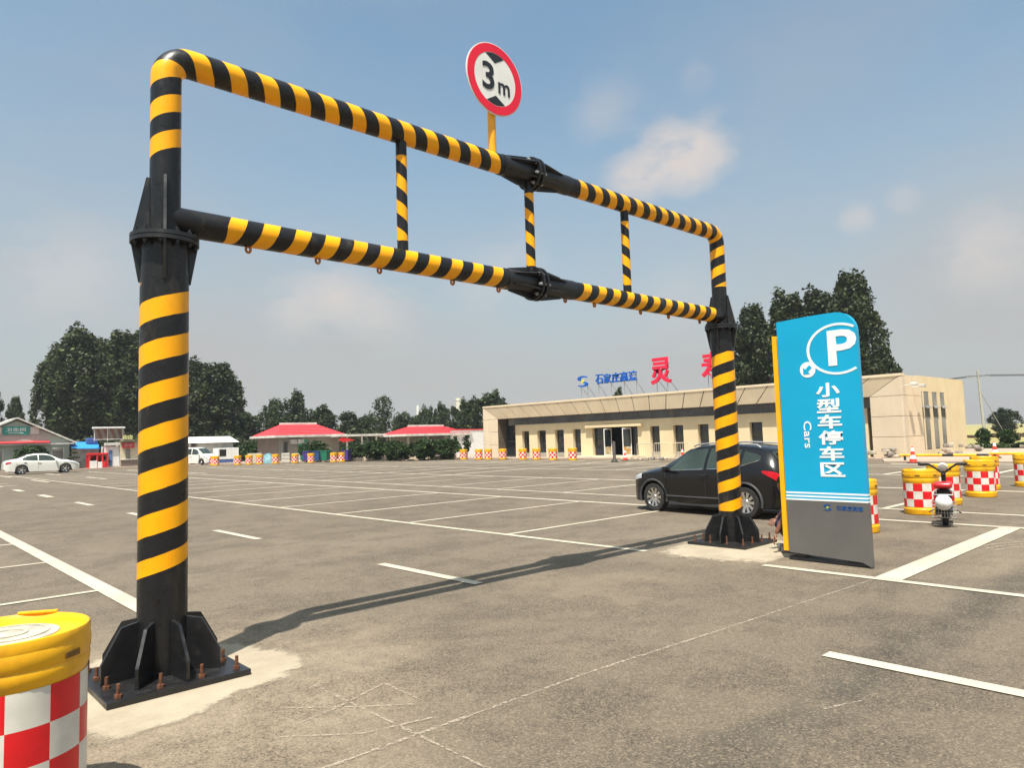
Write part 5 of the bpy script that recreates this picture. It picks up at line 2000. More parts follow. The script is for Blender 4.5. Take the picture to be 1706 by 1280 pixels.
for k, (x, y, h, w, lb) in enumerate([(40.3, 98.9, 6.4, 2.6, 'low round tree right of the white shed'), (45.4, 101.0, 8.3, 2.0, 'tree above the left end of the first red roof'), (47.8, 98.8, 9.0, 2.3, 'taller tree behind the ridge of the first red roof'),
                                      (52.1, 99.0, 7.2, 2.6, 'tree above the right end of the first red roof'), (56.0, 97.3, 6.2, 2.8, 'tree just right of the first red roof'), (58.6, 95.6, 5.6, 2.4, 'low tree behind the airy tree'),
                                      (63.5, 93.8, 6.0, 2.2, 'tree behind the white pylon pole'), (66.8, 95.5, 5.6, 1.7, 'small tree above the left part of the second red roof'), (69.7, 96.3, 7.0, 1.8, 'tree above the ridge of the second red roof'), (71.5, 94.6, 7.6, 1.6, 'pointed tree above the right part of the second red roof'),
                                      (74.5, 94.6, 7.0, 1.8, 'tree above the white wall by the building'), (65.0, 79.5, 7.3, 2.2, 'tree left of the cream building corner'), (63.2, 72.6, 7.9, 2.4, 'bushy tree just behind the left top corner of the building'),
                                      (59.0, 47.4, 6.4, 1.0, 'tree top peeping over the roof under the blue lettering'), (42.0, 92.0, 5.0, 2.4, 'low tree left of the first pavilion'), (130.0, 28.9, 3.8, 2.0, 'lone round tree on the horizon at the far right')]):
    put(RVt[k % 3], x, y, h, w, k * 0.9, lb, GR2, 8.0, 2.4)

# clipped bushes and young trees
BV = [make_tree('round_bush', 'round clipped bush', 'bush', 1.8, 1.0, 0.2, 30, 5200, 0.12, LEAF_C, 400 + s, 'round', (0, 0, 0), None, 0.05) for s in range(3)]
GB = 'clipped bushes along the pavement'
for k, (x, y, h, w, lb) in enumerate([(10.4, 68.6, 2.25, 1.15, 'big round bush in front of the gabled house above the saloon'), (29.9, 58.3, 1.95, 1.15, 'round bush beside the first red roofed pavilion'), (31.6, 54.2, 1.65, 1.0, 'dark bush under the walkway roof, left one'),
                                      (32.2, 51.8, 1.75, 1.1, 'dark bush under the walkway roof, right one'), (32.6, 49.8, 1.75, 0.85, 'clipped bush left of the thin post'), (32.4, 48.0, 1.55, 0.7, 'narrow clipped bush beside the thin post'), (33.2, 46.4, 1.8, 1.1, 'clipped tree with a dark bare trunk by the kerb'),
                                      (34.6, 45.4, 1.75, 1.05, 'dense clipped bush in front of the second pavilion end'), (15.6, 69.6, 1.25, 0.8, 'low spreading bush behind the bonnet of the saloon'), (27.0, 69.0, 1.0, 1.4, 'low hedge bush in front of the white shed'), (29.5, 70.5, 1.9, 1.5, 'leafy bush left of the first pavilion')]):
    put(BV[k % 3], x, y, h, w, k * 1.1, lb, GB, 1.8, 1.0)
YV = make_tree('young_tree', 'thin young tree with sparse leaves', 'tree', 1.8, 0.36, 0.6, 9, 260, 0.16, LEAF_C, 501, 'poplar', (0, 0, 0), None, 0.025)
for k, (x, y, h, lb) in enumerate([(36.6, 46.6, 1.9, 'thin young tree in front of the white wall, left one'), (36.4, 44.9, 1.95, 'thin young tree in front of the white wall, right one')]):
    put(YV, x, y, h, 0.4, k * 2.0, lb, 'thin young trees by the white wall', 1.8, 0.36)
GS = 'shrubs beyond the right end of the building'
SV = BV
for k, (x, y, h, w, lb) in enumerate([(55.2, 13.6, 1.35, 0.42, 'green shrub at the right end wall of the cream building'), (53.8, 11.9, 1.3, 0.52, 'green shrub beyond the pole, middle of three'), (52.7, 9.9, 1.4, 0.55, 'green shrub cut by the right picture edge'), (52.9, 10.9, 0.42, 0.7, 'low green plant on the stone edging')]):
    put(SV[k % 3], x, y, h, w, k * 1.7, lb, GS, 1.8, 1.0)
# spindly conifer by the saloon
con = thing('small_conifer', 'little tiered conifer behind the roof of the white saloon', 'tree', (13.6, 69.4, 0.09))
b = MB()
b.tube([(0, 0, 0), (0, 0, 2.0)], [0.04, 0.01], 6)
b.build('trunk', BARK, con)
lob = []
for z, w in ((0.5, 0.55), (0.95, 0.5), (1.35, 0.36), (1.7, 0.22)):
    for q in range(7):
        a = q * 2 * PI / 7 + z
        lob.append((math.cos(a) * w * 0.6, math.sin(a) * w * 0.6, z, w * 0.4, w * 0.4, 0.05))
o = bpy.data.objects.new('crown', leaf_mesh('crown', lob, 1400, 0.10, LEAF_B, 77))
C.objects.link(o)
o.parent = con
# far wood and hedge read as one mass
rng = random.Random(5)
lobes = []
for k in range(90):
    x = 62 + k * 1.25
    lobes.append((x + rng.uniform(-1, 1), 28 - (x - 62) * 0.16 + rng.uniform(-1.5, 1.5) if False else 24 + rng.uniform(-1, 1) - (x - 62) * 0.02, rng.uniform(0.2, 0.5), 1.2, 1.0, 0.5))
HB = make_leaf('leaf_dry', (0.05, 0.028, 0.018), (0.10, 0.06, 0.035), (0.14, 0.10, 0.05))
lobes = [(95 + rng.uniform(-1, 1), y, rng.uniform(0.1, 0.25), 1.2, 1.2, 0.22) for y in np.arange(-20, 34, 1.0)]
o = bpy.data.objects.new('hedge_row', leaf_mesh('hedge_row', lobes, 8000, 0.22, HB, 9))
C.objects.link(o)
tag(o, 'brownish hedge line across the far side of the field', 'hedge', kind='stuff')
lobes = [(200 + rng.uniform(-12, 12) - max(0, (y - 110)) * 0.5, y, rng.uniform(0.5, 2.0), 6, 6, rng.uniform(2.0, 4.5)) for y in np.arange(100, 330, 5.0)]
lobes += [(x, 190 + rng.uniform(-8, 8), rng.uniform(0.5, 2.0), 7, 7, rng.uniform(2.5, 5.5)) for x in np.arange(-60, 120, 5.0)]
o = bpy.data.objects.new('distant_wood', leaf_mesh('distant_wood', lobes, 16000, 2.0, LEAF_B, 19))
C.objects.link(o)
tag(o, 'far low belt of trees along the horizon', 'wood', kind='stuff')
lobes = [(x + rng.uniform(-.3, .3), 74.5 + rng.uniform(-.5, .5), rng.uniform(0.4, 2.2), 0.9, 0.9, 0.9) for x in np.arange(-4, 27, 0.7)]
lobes += [(x + rng.uniform(-.5, .5), 84 + rng.uniform(-1, 1), rng.uniform(0.4, 2.6), 1.2, 1.2, 1.0) for x in np.arange(8, 66, 0.8)]
o = bpy.data.objects.new('undergrowth', leaf_mesh('undergrowth', lobes, 22000, 0.30, LEAF_A, 29))
C.objects.link(o)
tag(o, 'dark undergrowth filling the space beneath the far trees', 'undergrowth', kind='stuff')
# scrub by the right hand field
lobes = [(53 + rng.uniform(-1, 1), y, 0.12, 0.5, 0.5, 0.25) for y in np.arange(6, 15.5, 0.45)]
o = bpy.data.objects.new('ground_cover', leaf_mesh('ground_cover', lobes, 3500, 0.16, LEAF_C, 39))
C.objects.link(o)
tag(o, 'low green ground cover along the edge of the field', 'ground cover', kind='stuff')

# ---------------------------------------------------------------- pavilions with red roofs, walkway, white wall
GREYW = make_cladding('grey_wall', (0.30, 0.28, 0.245), (0.25, 0.235, 0.205))
BROWNW = make_cladding('brown_wall', (0.22, 0.17, 0.14), (0.18, 0.14, 0.12))
TEAL = simple('teal_door', (0.02, 0.30, 0.20), 0.5, var=0.15)


def pavilion(label, x0, x1, y0, y1, hw, he, hr, over, ridge_in, open_=False):
    cx_, cy_ = (x0 + x1) / 2, (y0 + y1) / 2
    t = thing('pavilion', label, 'building', (cx_, cy_, 0.09))
    hx, hy = (x1 - x0) / 2, (y1 - y0) / 2
    b = MB()
    if not open_:
        b.box((0, 0, hw / 2), (2 * hx, 2 * hy, hw))
        b.build('wall', GREYW, t)
        b = MB()
        b.box((-hx - 0.012, 0, hw / 2), (0.02, 2 * hy - 0.02, hw - 0.02))
        b.build('end_wall', BROWNW, t)
    else:
        for sx_ in (-1, -0.33, 0.33, 1):
            for sy_ in (-1, 1):
                b = MB()
                b.box((sx_ * (hx - 0.1), sy_ * (hy - 0.1), hw / 2), (0.16, 0.16, hw))
                b.build('column', GREYW, t)
        b = MB()
        b.box((0, hy * 0.6, hw * 0.5), (2 * hx - 0.6, 0.1, hw - 0.1))
        b.build('rear_wall', GREYW, t)
    b = MB()
    ox, oy = hx + over, hy + over
    b.box((0, 0, hw + 0.10), (2 * ox, 2 * oy, 0.20))
    b.build('eaves', DWHITE, t)
    # hipped roof with ridge and tile courses
    b = MB()
    zb, zt = hw + 0.2, hr
    rx = hx - ridge_in
    A_ = [(-ox + .15, -oy + .15, zb), (ox - .15, -oy + .15, zb), (ox - .15, oy - .15, zb), (-ox + .15, oy - .15, zb)]
    Rg = [(-rx, 0, zt), (rx, 0, zt)]
    n = 7

    def lerp(p, q, f):
        return tuple(a_ + (b_ - a_) * f for a_, b_ in zip(p, q))
    for (p, q, r_, s_) in ((A_[0], A_[1], Rg[1], Rg[0]), (A_[1], A_[2], Rg[1], Rg[1]), (A_[2], A_[3], Rg[0], Rg[1]), (A_[3], A_[0], Rg[0], Rg[0])):
        for i in range(n):
            f0, f1 = i / n, (i + 1) / n
            a0, b0, a1, b1 = lerp(p, s_, f0), lerp(q, r_, f0), lerp(p, s_, f1), lerp(q, r_, f1)
            up_ = 0.05
            a0 = (a0[0], a0[1], a0[2] + up_)
            b0 = (b0[0], b0[1], b0[2] + up_)
            b.quad(a0, b0, b1, a1)
            b.quad(lerp(p, s_, f0), lerp(q, r_, f0), b0, a0)
    rf_ = b.build('roof', ROOF_RED, t, fix=False)
    b = MB()
    b.box((0, 0, zt + 0.04), (2 * rx + 0.25, 0.26, 0.20), bev=0.03)
    b.build('ridge', DWHITE, rf_)
    return t, hx, hy


pv1, hx, hy = pavilion('grey walled pavilion with bright red hipped roof and teal door', 28.3, 34.4, 62.0, 66.6, 2.15, 2.4, 3.42, 0.55, 1.3)
b = MB()
b.box((-0.7, -hy - 0.02, 0.95), (0.95, 0.05, 1.9))
b.build('door', TEAL, pv1)
b = MB()
b.box((-2.4, -hy - 0.02, 1.0), (0.35, 0.05, 1.5))
b.build('window', FRAMEM, pv1)
for q in (-1.75, -1.05):
    b = MB()
    b.box((q, -hy - 0.18, 1.75), (0.6, 0.32, 0.42), bev=0.02)
    b.build('air_conditioner', DWHITE, pv1)
pavilion('open pavilion with red hipped roof behind the clipped bushes', 38.4, 45.4, 56.2, 60.0, 1.95, 2.2, 2.90, 0.5, 1.5, True)
wk = thing('covered_walkway', 'low pale walkway roof joining the two red roofed pavilions', 'canopy', (36.4, 60.5, 0.09))
b = MB()
b.box((0, 0, 2.18), (6.4, 1.8, 0.20), bev=0.02)
b.build('roof_slab', DWHITE, wk)
for x in (-2.4, -0.8, 0.8, 2.4):
    b = MB()
    b.box((x, -0.7, 1.04), (0.12, 0.12, 2.08))
    b.build('column', DWHITE, wk)
b = MB()
b.prism([Vector((-3.0, -0.85, 2.05)), Vector((-1.6, -0.85, 1.75)), Vector((-2.8, -0.85, 1.55)), Vector((-3.3, -0.85, 1.75))], (0, 0, 0), (0, 0.1, 0))
b.build('red_awning', RED, wk)
ww = thing('white_wall', 'plain white boundary wall with red coping left of the cream building', 'wall', (46.0, 56.0, 0.09))
b = MB()
b.box((0, 0, 1.2), (5.2, 0.25, 2.4))
b.build('panel', WHITE, ww)
b = MB()
b.box((0, 0, 2.46), (5.3, 0.34, 0.12))
b.build('coping', ROOF_RED, ww)
lp_ = thing('wall_lamp_post', 'thin lamp post with white head at the left corner of the building', 'lamp post', (38.9, 45.6, 0.09))
b = MB()
b.tube([(0, 0, 0), (0, 0, 3.2)], 0.04, 8)
b.build('post', STEEL, lp_)
b = MB()
b.lathe([(0.0001, 3.2), (0.10, 3.22), (0.12, 3.32), (0.08, 3.42), (0.0001, 3.44)], 12)
b.build('lamp_head', WHITE, lp_)

# white shed
shed = thing('white_shed', 'long white metal shed with dark gap right of the left gantry post', 'shed', (23.5, 71.5, 0.09))
b = MB()
b.box((-1.9, 0, 0.95), (3.6, 2.4, 1.9))
b.box((2.2, 0, 0.95), (3.4, 2.4, 1.9))
b.build('wall', DWHITE, shed)
b = MB()
b.box((0.2, 0.3, 0.9), (0.9, 1.6, 1.8))
b.build('dark_bay', BROWNW, shed)
b = MB()
b.add([(-4.2, -1.5, 1.9), (4.4, -1.5, 1.9), (4.1, 0.2, 2.5), (-4.0, 0.2, 2.5), (-4.2, 1.5, 1.9), (4.4, 1.5, 1.9)], [(0, 1, 2, 3), (3, 2, 5, 4), (0, 4, 5, 1), (0, 3, 4), (1, 5, 2)])
b.build('roof', WHITE, shed)
cab = thing('site_cabin', 'small white cabin with dark window and blue lower panel', 'cabin', (24.9, 65.6, 0.0))
b = MB()
b.box((0, 0, 0.95), (1.9, 1.2, 1.0), bev=0.02)
b.box((0.0, 0, 0.28), (1.8, 1.1, 0.34))
b.build('body', WHITE, cab)
b = MB()
b.box((-0.5, -0.605, 1.02), (0.6, 0.02, 0.62))
b.build('window', GLASS, cab)
BLUEP = simple('blue_panel_paint', (0.05, 0.10, 0.30), 0.5, var=0.1)
b = MB()
b.box((-0.2, -0.56, 0.28), (1.3, 0.02, 0.26))
b.build('lower_panel', BLUEP, cab)

# gabled house with green sign
SAGE = make_cladding('sage_wall', (0.40, 0.45, 0.39), (0.35, 0.39, 0.34))
GREENS = simple('green_sign', (0.02, 0.30, 0.24), 0.5, var=0.1)
gh = thing('gabled_house', 'sage grey gabled house with green sign and tiled white verge at far left', 'house', (9.64, 70, 0.09))
b = MB()
gw = 3.75
b.prism([Vector((-gw, 0, 0)), Vector((gw, 0, 0)), Vector((gw, 0, 2.35)), Vector((0, 0, 4.12)), Vector((-gw, 0, 2.35))], (0, 0, 0), (0, 4.0, 0))
b.build('wall', SAGE, gh)
b = MB()
for s in (1, -1):
    for i in range(22):
        f0, f1 = i / 22, (i + 1) / 22
        p0 = Vector((s * (gw + 0.45) * (1 - f0), -0.35, 2.14 + 2.12 * f0))
        p1 = Vector((s * (gw + 0.45) * (1 - f1), -0.35, 2.14 + 2.12 * f1))
        b.prism([p0, p1, p1 + Vector((0, 0, 0.12)), p0 + Vector((0, 0, 0.15))], (0, 0, 0), (0, 4.7, 0))
b.build('roof', DWHITE, gh)
b = MB()
b.box((-0.05, -0.05, 3.38 - 0.09), (1.75, 0.08, 0.66))
sgn_ = b.build('sign_board', GREENS, gh)
text_obj('卫生间', 1.35, 0.30, 0.02, frame((-0.05, -0.092, 3.37), (1, 0, 0), (0, 0, 1)), WHITE, 'lettering', sgn_, bold=0.03)
b = MB()
b.box((-0.05, -0.10, 3.10), (1.0, 0.02, 0.05))
b.build('sign_rule', WHITE, sgn_)
for x in (-1.3, 1.25):
    b = MB()
    b.box((x, -0.04, 3.29), (0.6, 0.06, 0.62))
    b.build('light_panel', DWHITE, gh)
b = MB()
b.add([(-2.0, 0, 2.42), (2.3, 0, 2.42), (2.25, -0.5, 2.30), (-2.0, -0.5, 2.30), (-2.0, 0, 2.36), (2.3, 0, 2.36), (2.25, -0.5, 2.24), (-2.0, -0.5, 2.24)], [(0, 1, 2, 3), (4, 7, 6, 5), (3, 2, 6, 7), (0, 3, 7, 4), (1, 5, 6, 2)])
b.build('awning', ROOF_RED, gh)
b = MB()
b.box((0, -0.32, 2.24 - 0.09), (2 * gw + 0.5, 0.20, 0.10))
b.build('eaves_beam', DWHITE, gh)
for x, w, z, h in ((-1.3, 0.9, 0.9, 1.7), (2.9, 0.9, 1.0, 1.6), (0.8, 1.2, 1.2, 1.0)):
    b = MB()
    b.box((x, -0.03, z), (w, 0.06, h))
    f_ = b.build('window', DWHITE, gh)
    b = MB()
    b.box((x, -0.065, z), (w - 0.14, 0.02, h - 0.14))
    b.build('pane', GREYG, f_)

# little kiosks between the gabled house and the left gantry post
BAWN = simple('blue_awning_cloth', (0.02, 0.22, 0.55), 0.6, var=0.15)
k1 = thing('blue_awning_stall', 'white stall under a bright blue sloping awning', 'stall', (14.6, 70.3, 0.09))
b = MB()
b.box((0, 0.6, 0.95), (2.0, 1.6, 1.9))
b.build('wall', DWHITE, k1)
b = MB()
b.add([(-1.15, -0.9, 1.72), (0.95, -0.9, 1.66), (1.1, 0.6, 2.25), (-1.1, 0.6, 2.28), (-1.15, -0.9, 1.66), (0.95, -0.9, 1.60), (1.1, 0.6, 2.19), (-1.1, 0.6, 2.22)], [(0, 1, 2, 3), (4, 7, 6, 5), (0, 4, 5, 1), (1, 5, 6, 2), (2, 6, 7, 3), (3, 7, 4, 0)])
b.build('awning', BAWN, k1)
b = MB()
b.box((0.55, 0.2, 2.3), (0.9, 0.5, 0.55), bev=0.1)
b.build('blue_tarp', BLUEP, k1)
k2 = thing('red_booth', 'low red framed booth with white counter panels', 'kiosk', (15.25, 68.9, 0.0))
b = MB()
b.box((0, 0, 1.27), (1.5, 0.9, 0.18), bev=0.02)
for x in (-0.68, -0.1, 0.30, 0.68):
    b.box((x, -0.38, 0.6), (0.13, 0.1, 1.2))
b.box((0.0, 0.4, 0.6), (1.5, 0.06, 1.2))
b.build('frame', RED, k2)
b = MB()
b.box((-0.38, -0.42, 0.35), (0.55, 0.08, 0.70), bev=0.02)
b.box((0.12, -0.42, 0.30), (0.34, 0.08, 0.60), bev=0.02)
b.build('counter', WHITE, k2)
b = MB()
b.box((0.42, -0.3, 0.35), (0.3, 0.3, 0.5), bev=0.05)
b.build('stool', RED, k2)
k3 = thing('canopied_kiosk', 'white kiosk with blue door panels under a raised tilted corrugated canopy', 'kiosk', (16.3, 69.6, 0.09))
b = MB()
b.box((0.35, 0.3, 0.92), (1.5, 1.3, 1.75), bev=0.02)
b.build('body', WHITE, k3)
for x in (0.05, 0.85):
    b = MB()
    b.box((x, -0.37, 0.80), (0.26, 0.05, 1.35))
    b.build('door_panel', simple('steel_blue', (0.10, 0.22, 0.42), 0.5, var=0.1), k3)
b = MB()
b.box((0.4, -0.42, 1.98), (1.7, 0.3, 0.24), bev=0.03)
b.build('counter_roof', DWHITE, k3)
BRN = simple('brown_slats', (0.20, 0.11, 0.08), 0.7, var=0.2)
b = MB()
for i in range(9):
    x0 = -1.35 + i * 0.27
    b.prism([Vector((x0, -0.25, 3.35)), Vector((x0 + 0.26, -0.25, 3.35)), Vector((x0 + 0.60, 0.0, 2.45)), Vector((x0 + 0.34, 0.0, 2.45))], (0, 0, 0), (0, 0.05, 0), mi=i % 2)
b.build('canopy_slats', [GREYW, BRN], k3)
b = MB()
b.box((-0.1, -0.28, 3.42), (2.5, 0.5, 0.15), bev=0.04)
b.build('canopy_roof', WHITE, k3)
b = MB()
for x in (-1.2, -0.2, 1.0):
    b.box((x, -0.30, 2.85), (0.06, 0.06, 1.1))
b.box((-0.1, -0.31, 2.42), (2.4, 0.06, 0.06))
b.build('canopy_frame', DWHITE, k3)
k4 = thing('snack_kiosk', 'beige kiosk with red sign board beside the left gantry post', 'kiosk', (18.0, 69.2, 0.09))
CREAM = simple('cream_wall', (0.56, 0.48, 0.33), 0.7, var=0.12)
b = MB()
b.box((0, 0.5, 1.08), (1.9, 1.4, 2.15))
b.build('wall', CREAM, k4)
b = MB()
b.box((0.1, 0.4, 2.21), (2.2, 2.0, 0.10))
b.build('roof', JOINT, k4)
b = MB()
b.box((-0.35, -0.28, 1.85), (0.95, 0.12, 0.44))
s4_ = b.build('sign_board', RED, k4)
text_obj('超市', 0.7, 0.28, 0.02, frame((-0.35, -0.342, 1.85), (1, 0, 0), (0, 0, 1)), simple('pink_lettering', (0.70, 0.35, 0.35), 0.6), 'lettering', s4_, bold=0.02)
b = MB()
b.box((-0.35, -0.215, 1.05), (0.36, 0.03, 1.0))
b.build('window', GREYG, k4)
b = MB()
b.box((0, -0.25, 0.62), (1.9, 0.16, 0.08))
b.build('counter', DWHITE, k4)
b = MB()
b.box((0, -0.215, 0.3), (1.86, 0.03, 0.55))
b.build('lower_panel', BROWNW, k4)
text_obj('商店', 0.80, 0.42, 0.05, frame((-0.35, -0.1, 2.56), (1, 0, 0), (0, 0, 1)), simple('pale_yellow_lettering', (0.68, 0.66, 0.28), 0.6), 'rooftop_lettering', k4, bold=0.03)
b = MB()
b.box((-0.35, -0.06, 2.30), (1.1, 0.05, 0.07))
b.build('sign_rail', CREAM, k4)

# ---------------------------------------------------------------- small things along the far kerb
PUR = simple('purple_plastic', (0.07, 0.04, 0.22), 0.5, var=0.15)
BIN = [('wheeled_bin', (28.75, 57.3), PUR, 'purple wheeled bin, left end of the row beside the round bush'), ('wheeled_bin', (29.3, 56.5), simple('blue_plastic', (0.02, 0.07, 0.20), 0.5), 'dark blue wheeled bin between purple and green ones'),
       ('wheeled_bin', (29.55, 55.6), simple('green_plastic', (0.01, 0.16, 0.09), 0.5), 'green wheeled bin by the kerb'), ('wheeled_bin', (30.6, 53.9), PUR, 'purple wheeled bin at the right end of the row')]
for nm, (x, y), m_, lb in BIN:
    t = thing(nm, lb, 'bin', (x, y, 0.09), R(25), 'wheeled bins by the first pavilion')
    b = MB()
    b.add([(-.24, -.26, .06), (.24, -.26, .06), (.24, .26, .06), (-.24, .26, .06), (-.29, -.33, .80), (.29, -.33, .80), (.29, .33, .80), (-.29, .33, .80)], [(0, 1, 5, 4), (1, 2, 6, 5), (2, 3, 7, 6), (3, 0, 4, 7), (3, 2, 1, 0), (4, 5, 6, 7)])
    b.build('body', m_, t)
    b = MB()
    b.box((0, 0, 0.835), (0.64, 0.72, 0.06), bev=0.02)
    b.build('lid', m_, t)
    for s in (1, -1):
        b = MB()
        b.cyl((s * 0.25, 0.28, 0.08), (s * 0.31, 0.28, 0.08), 0.08, 14)
        b.build('wheel', RUBBER, t)
TARP = Mat('teal_tarpaulin', 0.55)
TARP.color(TARP.mix(TARP.ramp(TARP.noise(7, 5), 0.35, 0.65), (0.05, 0.16, 0.19), (0.16, 0.30, 0.33)))
TARP.bump(TARP.noise(5, 4), 0.8, 0.08)
t = thing('tarpaulin_heap', 'crumpled teal tarpaulin over a heap by the kerb', 'tarpaulin', (26.6, 60.3, 0.0))
b = MB()
rng = random.Random(3)
prof = [(0.75, 0.0), (0.70, 0.22), (0.55, 0.50), (0.35, 0.72), (0.12, 0.82), (0.0001, 0.84)]
b.lathe(prof, 22)
b.v = [(v[0] * (1 + rng.uniform(-.14, .14)), v[1] * (1 + rng.uniform(-.14, .14)), v[2] * (1 + rng.uniform(-.1, .1))) for v in b.v]
b.build('cover', TARP.m, t, 60)
t = thing('leaning_board', 'cream board standing left of the teal tarpaulin heap', 'board', (25.9, 61.6, 0.0), R(-20))
b = MB()
b.box((0, 0, 0.46), (1.15, 0.06, 0.90), bev=0.01)
b.build('panel', CREAM, t)
for s in (-.45, .45):
    b = MB()
    b.box((s, 0.12, 0.3), (0.06, 0.2, 0.6))
    b.build('prop', BARK, t)
CRATE = simple('pale_crate', (0.52, 0.47, 0.40), 0.75, var=0.15)
for k, (x, y, h, lb) in enumerate([(27.55, 59.0, 0.85, 'taller pale crate left of the drum before the pavilion wall'), (28.25, 58.4, 0.8, 'white square crate under the teal door')]):
    t = thing('pale_crate', lb, 'crate', (x, y, 0.0), R(-26), 'pale crates before the pavilion')
    b = MB()
    b.box((0, 0, h / 2), (0.68, 0.5, h), bev=0.02)
    b.build('box', CRATE if k == 0 else DWHITE, t)
    b = MB()
    for z in (0.12, h / 2, h - 0.12):
        b.box((0, -0.258, z), (0.66, 0.016, 0.06))
    b.build('batten', DWHITE if k == 0 else CRATE, t)
# bollards with a chain
BOLL = simple('bollard_dark', (0.05, 0.04, 0.035), 0.7, var=0.2)
bol = thing('bollard', 'short dark bollard', 'bollard', (0, 0, 0.0))
b = MB()
b.lathe([(0.07, 0), (0.06, 0.03), (0.055, 0.34), (0.066, 0.36), (0.05, 0.42), (0.0001, 0.44)], 14)
b.build('post', BOLL, bol, 40)
b = MB()
b.lathe([(0.13, 0), (0.12, 0.03), (0.06, 0.035)], 14)
b.build('foot', BOLL, bol, 40)
for k, (x, y, lb) in enumerate([(30.9, 51.0, 'short dark bollard at the left end of the kerb row'), (31.5, 49.8, 'second short bollard from the purple bin'), (32.1, 47.6, 'bollard under the narrow clipped bush'), (32.9, 46.0, 'bollard at the right end of the kerb row')]):
    if k == 0:
        bol.location = (x, y, 0)
        bol['label'] = lb
        bol['group'] = 'short bollards along the kerb'
    else:
        dup(bol, (x, y, 0), 0, lb, 'short bollards along the kerb')
EB = thing('entrance_post', 'dark flared post standing on the asphalt before the entrance doors', 'post', (32.6, 26.6, 0))
b = MB()
b.lathe([(0.20, 0), (0.17, 0.12), (0.09, 0.22), (0.085, 1.15), (0.05, 1.2), (0.0001, 1.22)], 16)
b.build('post', BOLL, EB, 40)
b = MB()
b.lathe([(0.23, 0), (0.22, 0.04), (0.18, 0.05)], 16)
b.build('foot', RUBBER, EB, 40)
KB = thing('low_kerb_wall', 'low pale kerb wall behind the bollards', 'kerb wall', (33.1, 50.2, 0.0), R(-66))
b = MB()
b.box((0, 0, 0.16), (11.0, 0.3, 0.32), bev=0.02)
b.build('block', CONC, KB)
b = MB()
b.box((0.5, 0, 0.345), (3.2, 0.22, 0.05))
b.build('dark_rail', FRAMEM, KB)

# cones
CRED = simple('cone_red', (0.70, 0.04, 0.02), 0.5, var=0.1)
cone = thing('traffic_cone', 'red and white traffic cone', 'traffic cone', (0, 0, 0))
b = MB()
b.box((0, 0, 0.025), (0.40, 0.40, 0.05), bev=0.01)
b.build('base', RUBBER, cone)
b = MB()
b.lathe([(0.15, 0.05), (0.122, 0.20), (0.094, 0.36), (0.066, 0.52), (0.038, 0.68), (0.030, 0.72), (0.0001, 0.72)], 20, mi=[0, 1, 0, 1, 0, 0])
b.build('body', [CRED, WHITE], cone, 40)
for k, (x, y, z, lb, s) in enumerate([(33.0, 10.75, 0, 'red and white cone left of the scooter in front of the right wall', 1.0), (36.5, 8.6, 0.09, 'red and white cone behind the drums near the right edge', 1.0),
                                      (33.6, 22.6, 0, 'red and white cone above the bonnet of the black suv', 1.0), (34.6, 27.4, 0, 'whitish cone among the hurdles by the entrance', 0.9)]):
    if k == 0:
        cone.location = (x, y, z)
        cone['label'] = lb
        cone['group'] = 'traffic cones'
    else:
        dup(cone, (x, y, z), 0.4 * k, lb, 'traffic cones', s)
# yellow and black wheel-stop rails on the kerb
rail = thing('barrier_rail', 'yellow and black kerb rail left of the scooter', 'rail', (34.0, 9.9, 0.09), R(-90), 'yellow and black rails on the kerb')
b = MB()
for i in range(8):
    b.cyl((i * 0.42 - 1.7, 0, 0.22), (i * 0.42 - 1.28, 0, 0.22), 0.055, 12, mi=1 if i in (4, 7) else 0)
b.build('pipe', [BYEL, BLACK], rail, 40)
for q in (-1.5, 1.5):
    b = MB()
    b.box((q, 0, 0.10), (0.08, 0.08, 0.20))
    b.build('foot', BLACK, rail)
dup(rail, (35.6, 6.9, 0.09), R(-90), 'yellow and black kerb rail behind the drums at the right edge')
# hurdles by the entrance
hur = thing('hurdle', 'cream tube hurdle', 'hurdle', (36.3, 27.2, 0.09), R(85), 'cream tube hurdles by the entrance')
b = MB()
b.tube([(-0.6, 0, 0), (-0.6, 0, 0.85), (-0.55, 0, 0.9), (0.55, 0, 0.9), (0.6, 0, 0.85), (0.6, 0, 0)], 0.022, 8)
for q in np.linspace(-0.45, 0.45, 6):
    b.tube([(q, 0, 0.14), (q, 0, 0.9)], 0.011, 6)
b.tube([(-0.6, 0, 0.14), (0.6, 0, 0.14)], 0.014, 6)
b.build('frame', CREAM, hur, 50)
for s in (-0.6, 0.6):
    b = MB()
    b.box((s, 0, 0.02), (0.06, 0.4, 0.04))
    b.build('foot', CREAM, hur)
hur['label'] = 'cream tube hurdle nearest the entrance doors'
dup(hur, (36.4, 25.9, 0.09), R(92), 'cream tube hurdle in front of the first window right of the doors')
dup(hur, (36.5, 24.6, 0.09), R(88), 'cream tube hurdle farthest right by the cone')
# rubble, stone stacks
STONE = simple('pale_stone', (0.42, 0.35, 0.27), 0.9, var=0.25, scale=5, bump=0.4)
STONE2 = simple('grey_stone', (0.25, 0.22, 0.19), 0.9, var=0.3, scale=5, bump=0.4)


def rubble(label, x, y, z, n, wx, wy, h, seed, group):
    t = thing('stone_stack', label, 'stones', (x, y, z), 0, group)
    rg = random.Random(seed)
    for k in range(n):
        sx_, sy_, sz_ = rg.uniform(.16, .36), rg.uniform(.16, .32), rg.uniform(.08, .19)
        b = MB()
        b.box((rg.uniform(-wx, wx), rg.uniform(-wy, wy), max(sz_ / 2, rg.uniform(0.06, h))), (sx_, sy_, sz_), rz=rg.uniform(0, 3), bev=0.03)
        b.build('stone', STONE if rg.random() < .6 else STONE2, t, 40)
    return t


